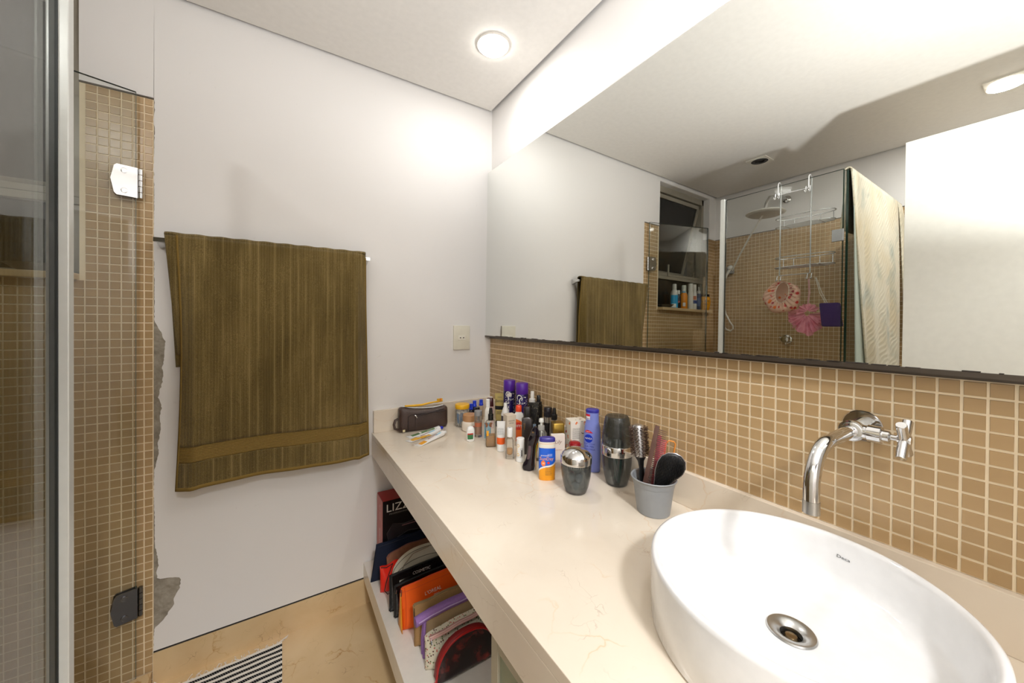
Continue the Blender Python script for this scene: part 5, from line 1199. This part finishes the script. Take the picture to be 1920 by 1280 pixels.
part('elastic', tube(NB(), [Vector(capf(i/60, 0))+Vector((.001, 0, 0)) for i in range(60)], .0022, 6, closed=True), M((236, 222, 206), .7), sc_)
# bath puff
pf = thing('bath_puff', 'pink net bath puff hanging by a looped cord from the caddy', 'bath puff', (-1.484, -.992, 1.370))
t = NT('pink_net'); co = t.co(); p = t.n('ShaderNodeBsdfPrincipled'); n_ = t.noise(co, 40, 3); t.l(t.mix(n_, lin((242, 128, 164)), lin((252, 190, 202))), p.inputs['Base Color']); p.inputs['Roughness'].default_value = .7
tr = t.n('ShaderNodeBsdfTransparent'); ms = t.n('ShaderNodeMixShader'); t.l(t.ramp(n_, [(.3, (205, 205, 205)), (.7, (238, 238, 238))]), ms.inputs[0]); t.l(tr.outputs[0], ms.inputs[1]); t.l(p.outputs[0], ms.inputs[2]); t.l(ms.outputs[0], t.out.inputs[0]); m_net = t.m
rn = random.Random(8)
for k in range(9):
    a0 = -2.65+.30*k; x0_ = rn.uniform(-.010, .008)
    def ruff(u, v, a0=a0, x0_=x0_, k=k):
        a = a0+(u-.5)*1.25; r = .012+.083*v*(1+.16*math.sin(u*9+k))*(1. if k not in (3,) else 1.15); return (x0_+.012*v*math.sin(u*15+k*1.7)+.006*v*math.sin(u*31+k), r*math.cos(a)*.85-.004, r*math.sin(a)*.98+.035)
    part('net_ruffle', grid(NB(), 26, 9, ruff), m_net, pf, ang=90)
for k in range(5):
    a0 = .1+.65*k
    def ruff2(u, v, a0=a0, k=k):
        a = a0+(u-.5)*1.3; r = .006+.040*v*(1+.2*math.sin(u*8+k)); return (.012+.006*v*math.sin(u*13+k), r*math.cos(a)-.010, r*math.sin(a)*.8+.050)
    part('net_ruffle', grid(NB(), 18, 6, ruff2), m_net, pf, ang=90)
part('cord', tube(NB(), [(.006, -.006, .07), (.012, -.014, .15), (.034, -.018, .222), (.036, -.022, .222), (.014, -.020, .15), (.008, -.008, .07)], .0018, 6), M((240, 190, 196), .6), pf)
# sponge
sg = thing('bath_sponge', 'dark purple block sponge on a white cord beside the pink puff', 'sponge', (-1.446, -1.109, 1.338))
b = box(NB(), (-.016, -.041, 0), (.016, .041, .122), .009)
for v_ in b.verts: v_.co.y += (v_.co.z-.06)*.10
part('sponge_block', b, fabric('purple_sponge', (58, 42, 88), (84, 64, 118), 220, .95, .8), sg)
part('cord', tube(NB(), [(.0, .022, .120), (.008, .045, .175), (.016, .062, .257), (.018, .058, .257), (.008, .036, .175), (.0, .014, .120)], .0019, 6), M((226, 220, 208), .7), sg)

# shower head, hand shower, valve
sh = thing('rain_shower', 'broad white disc shower head on an arm above the tiled shower wall', 'shower head', (-2.15, -.505, 2.20))
m_shw = M((222, 220, 212), .35, name='shower_plastic')
part('disc', lathe(NB(), [(.0005, -.012), (.10, -.012), (.122, -.006), (.128, .0), (.118, .010), (.07, .020), (.03, .028), (.0005, .030)], 56, False, False), m_shw, sh)
part('nozzle_plate', lathe(NB(), [(.108, -.0121), (.104, -.0150), (.0005, -.0155)], 48, False, True), M((200, 196, 186), .5), sh)
part('arm', tube(NB(), [(0, 0, .026), (0, -.004, .075), (-.03, -.015, .125), (-.12, -.04, .145), (-.236, -.05, .14)], .011, 14), m_chrome, sh); part('wall_flange', lathe(NB(), [(.028, 0), (.028, .006), (.014, .012)], 24, mtx=Matrix.Translation((-.2375, -.05, .14)) @ Matrix.Rotation(PI/2, 4, 'Y')), m_chrome, sh)
part('hose', tube(NB(), [(.01, .012, -.010), (-.05, .12, -.13), (-.13, .24, -.265), (-.19, .325, -.375)], .0065, 10), m_shw, sh)
hs = thing('hand_shower', 'white hand shower in a grey wall holder with a looping hose', 'hand shower', (-2.365, -.155, 1.83))
part('holder', box(NB(), (-.0225, -.020, -.030), (.022, .028, .030), .006), M((150, 152, 152), .35, .3), hs); part('handset', tube(NB(), [(.030, -.018, .016), (.032, -.002, -.006), (.03, .022, -.045), (.028, .03, -.075)], [.012, .011, .010, .009], 14), m_shw, hs); part('spray_head', lathe(NB(), [(.010, 0), (.020, .008), (.021, .018), (.016, .022), (.001, .022)], 24, mtx=Matrix.Translation((.034, -.016, .012)) @ Matrix.Rotation(1.0, 4, 'Y')), m_shw, hs)
part('hose', tube(NB(), [(.028, .03, -.075), (.022, .046, -.16), (.016, .050, -.28), (.012, .03, -.38), (.010, -.005, -.45), (.009, -.030, -.485), (.010, -.034, -.51), (.011, -.012, -.53), (.010, .02, -.52), (.004, .05, -.49), (-.012, .06, -.47)], .0068, 10), m_shw, hs)
sv = thing('shower_valve', 'round chrome shower valve knob on the tiled shower wall', 'valve', (-2.3875, -.573, 1.245)); MX = Matrix.Rotation(PI/2, 4, 'Y')
part('wall_plate', lathe(NB(), [(.034, 0), (.034, .004), (.028, .008)], 36, mtx=MX), m_chrome, sv); part('knob', lathe(NB(), [(.014, .008), (.014, .022), (.026, .024), (.027, .046), (.024, .050), (.001, .051)], 28, mtx=MX), m_chrome, sv)
for k in range(3):
    a = 2*PI*k/3+.4; part('knob_arm', tube(NB(), [(.036, .022*math.cos(a), .022*math.sin(a)), (.036, .040*math.cos(a), .040*math.sin(a))], .0065, 10), m_chrome, sv)

# bottles on the window sill
def sill(name, label, cat, x, y, off=0.): return thing(name, label, cat, (x, y, WZ0+.0003), math.atan2(EYE.y-y, 2*.03+.999-x)+PI/2+off)
o = sill('soap_dish', 'shallow grey soap dish on the shower window sill', 'soap dish', -1.665, -.010)
part('dish', lathe(NB(), [(.030, 0), (.034, .002), (.058, .020), (.060, .023), (.056, .022), (.032, .006), (.0005, .006)], 36, True, False), see_through((.5, .48, .44), .1, 'grey_dish', 1., 1.45, (96, 90, 80), .7), o)
o = sill('soap_bar', 'yellow bar of soap lying in the grey dish on the window sill', 'soap', -1.672, -.008); o.location.z += .0062; part('bar', loft(NB(), [(0, .026, .018, 3), (.004, .029, .021, 3), (.014, .029, .021, 3), (.020, .024, .016, 3)]), M((214, 168, 46), .4), o)
def sill_bottle(label, x, y, h, w_, d_, body, capc, caph, capw, n=2.4, shoulder=.8, cat='bottle', bands=()):
    o = sill('shampoo_bottle', label, cat, x, y); zb = h-caph
    S = [(0, w_*.94, d_*.94, n), (.003, w_, d_, n), (zb*shoulder, w_, d_, n), (zb*.93, w_*.8, d_*.85, n), (zb, capw, capw, 2)]
    part('body', loft(NB(), S), body, o); part('cap', lathe(NB(), [(capw*1.02, zb+.0002), (capw*1.06, zb+.003), (capw*1.0, h-.002), (capw*.9, h)], 24), capc, o)
    for z0, z1, m, a0, a1 in bands: part('label_print', wrap(NB(), S, z0, z1, a0, a1, .0008), m, o)
    return o, S
mw_ = M((230, 229, 222), .35)
o, S = sill_bottle('silver and bright blue bottle, leftmost on the window sill', -1.772, -.012, .196, .027, .022, M((196, 194, 186), .35, .2), M((206, 204, 196), .4), .045, .0155, bands=((.003, .105, M((34, 158, 212), .3), -179, 179),)); part('label_print', wrap(NB(), S, .006, .034, -30, 40, .0014), mw_, o)
o, S = sill_bottle('dark bottle with white cap on the window sill', -1.838, -.004, .150, .021, .017, M((28, 26, 30), .25), mw_, .032, .0125); part('label_print', wrap(NB(), S, .05, .06, -30, 10, .001), M((190, 40, 40), .4), o)
o, S = sill_bottle('orange hand soap bottle with white pump on the window sill', -1.905, -.010, .165, .030, .020, M((232, 142, 24), .2), mw_, .03, .011, n=2.); part('label_print', wrap(NB(), S, .02, .05, -30, 10, .001), mw_, o); part('pump_head', tube(NB(), [(0, 0, .165), (0, 0, .186), (.0, -.022, .186)], .005, 10), mw_, o); part('collar', lathe(NB(), [(.0135, .128), (.0135, .146)], 20), M((120, 180, 214), .4), o)
sill_bottle('pale green bottle behind the orange pump bottle on the sill', -1.955, .022, .202, .024, .018, M((200, 212, 190), .35), M((214, 220, 204), .4), .04, .018)
sill_bottle('taller plain white bottle in the middle of the window sill', -2.003, -.010, .218, .021, .018, mw_, mw_, .055, .0185)
o, S = sill_bottle('white bottle with navy label next to the dark blue pump bottle', -2.060, -.008, .214, .022, .018, mw_, mw_, .05, .0165); part('label_print', wrap(NB(), S, .05, .078, -80, 40, .001), M((30, 66, 140), .35), o); part('label_print', wrap(NB(), S, .082, .115, -50, 30, .001), M((206, 120, 84), .4), o)
o, S = sill_bottle('dark blue pump bottle with white pump on the window sill', -2.122, -.012, .165, .023, .019, M((42, 66, 104), .2), mw_, .026, .015); part('pump_head', tube(NB(), [(0, 0, .165), (0, 0, .192), (.0, -.024, .192)], .0048, 10), mw_, o); part('label_print', wrap(NB(), S, .03, .10, -40, 40, .001), M((78, 104, 150), .3), o)
o = sill('hair_mask_jar', 'big yellow hair cream jar with black lid at the end of the sill', 'jar', -2.205, -.006)
part('jar', lathe(NB(), [(.044, 0), (.048, .004), (.056, .05), (.058, .08), (.053, .108), (.045, .116)], 40), M((222, 152, 22), .25), o); part('lid', lathe(NB(), [(.0475, .1162), (.0485, .118), (.0485, .136), (.046, .138), (.0005, .138)], 40), m_black, o)
text_on('lettering', 'SKALA', .026, M((52, 36, 24), .4), o, cyl_map(.0565, .075, -.35, .002)); text_on('lettering', 'expert', .018, M((52, 36, 24), .4), o, cyl_map(.0565, .05, -.35, .002)); 

# patterned towel over the return glass
t = NT('patterned_towel'); co = t.co(); sx = t.n('ShaderNodeSeparateXYZ'); t.l(co, sx.inputs[0])
dn = t.noise(co, 7, 2); wv = t.math('SINE', t.math('ADD', t.math('ADD', t.math('MULTIPLY', sx.outputs[0], 210.), t.math('MULTIPLY', sx.outputs[2], 170.)), t.math('MULTIPLY', dn, 22.)))
n2 = t.noise(co, 5.5, 3, .6); teal = t.ramp(n2, [(.54, (0, 0, 0)), (.74, (255, 255, 255))]); tan_ = t.ramp(t.noise(co, 3.2, 2), [(.45, (0, 0, 0)), (.7, (255, 255, 255))])
base = t.mix(t.math('MULTIPLY', tan_, .6), lin((200, 194, 176)), lin((184, 164, 124)))
base = t.mix(t.math('MULTIPLY', teal, .7), base, lin((116, 136, 134)))
ln = t.ramp(wv, [(.86, (0, 0, 0)), (.97, (255, 255, 255))]); base = t.mix(t.math('MULTIPLY', ln, .28), base, lin((140, 132, 104)))
t.bsdf(base, .95, 0, .1, bump=wv, bstr=.25, bdist=.004, Sheen_Weight=.2); m_pat = t.m
pt_ = thing('patterned_towel', 'cream towel with grey-green wave pattern hanging over the return shower glass', 'towel', (-1.85, -1.18, 1.02))
TX0, TX1, TZ = -1.432, -2.255, 2.126
def fold(u, v): return .010*math.sin(u*21+v*1.5)*v+.006*math.sin(u*43+2)*v
def pf_(u, v):
    xl = TX0-.075*v-.06*v*v; x = xl+(TX1-.012*v-xl)*u; y = -1.1815-.018*v**.6-fold(u, v)
    if u < .06: y -= .012*v*(1-u/.06)
    return (x, y, TZ-v*1.08)
part('front_flap', grid(NB(), 90, 44, pf_), m_pat, pt_, world=True, solid=.007)
part('fold', grid(NB(), 70, 10, lambda u, v: (TX0+(TX1-TX0)*u, -1.170-.0115*math.cos(PI*v), TZ-.002+.0085*math.sin(PI*v))), m_pat, pt_, world=True, solid=.006)
part('back_flap', grid(NB(), 60, 24, lambda u, v: (TX0-.03+.02*v+(TX1-TX0+.03)*u, -1.1575+.004*v+fold(u, v)*.4+.006*v, TZ-v*.30)), m_pat, pt_, world=True, solid=.006)
part('turned_corner', grid(NB(), 10, 30, lambda u, v: (TX0-.012-.02*v+(-.006-.125*v*v-.04*v)*u, -1.188-.016*v-.012*u*v, TZ-.04-v*1.06)), M((176, 186, 176), .9, name='towel_reverse'), pt_, world=True, solid=.004, label='grey-green reverse of the towel')
pt2 = thing('patterned_towel', 'second cream towel end hanging lower beside the white door', 'towel', (-2.30, -1.19, 1.3))
part('flap', grid(NB(), 26, 36, lambda u, v: (-2.262-.018*v-(.098-.01*v)*u, -1.1815-.030*v**.5-.008*math.sin(u*11+1)*v-.02*math.sin(PI*u)*v**.4, TZ-.002-v*.82)), m_pat, pt2, world=True, solid=.006)
part('fold', grid(NB(), 20, 10, lambda u, v: (-2.262-.098*u, -1.170-.0115*math.cos(PI*v), TZ-.002+.0085*math.sin(PI*v))), m_pat, pt2, world=True, solid=.006)
part('back_flap', grid(NB(), 14, 20, lambda u, v: (-2.262-.098*u, -1.1565+.008*v, TZ-v*.26)), m_pat, pt2, world=True, solid=.006)
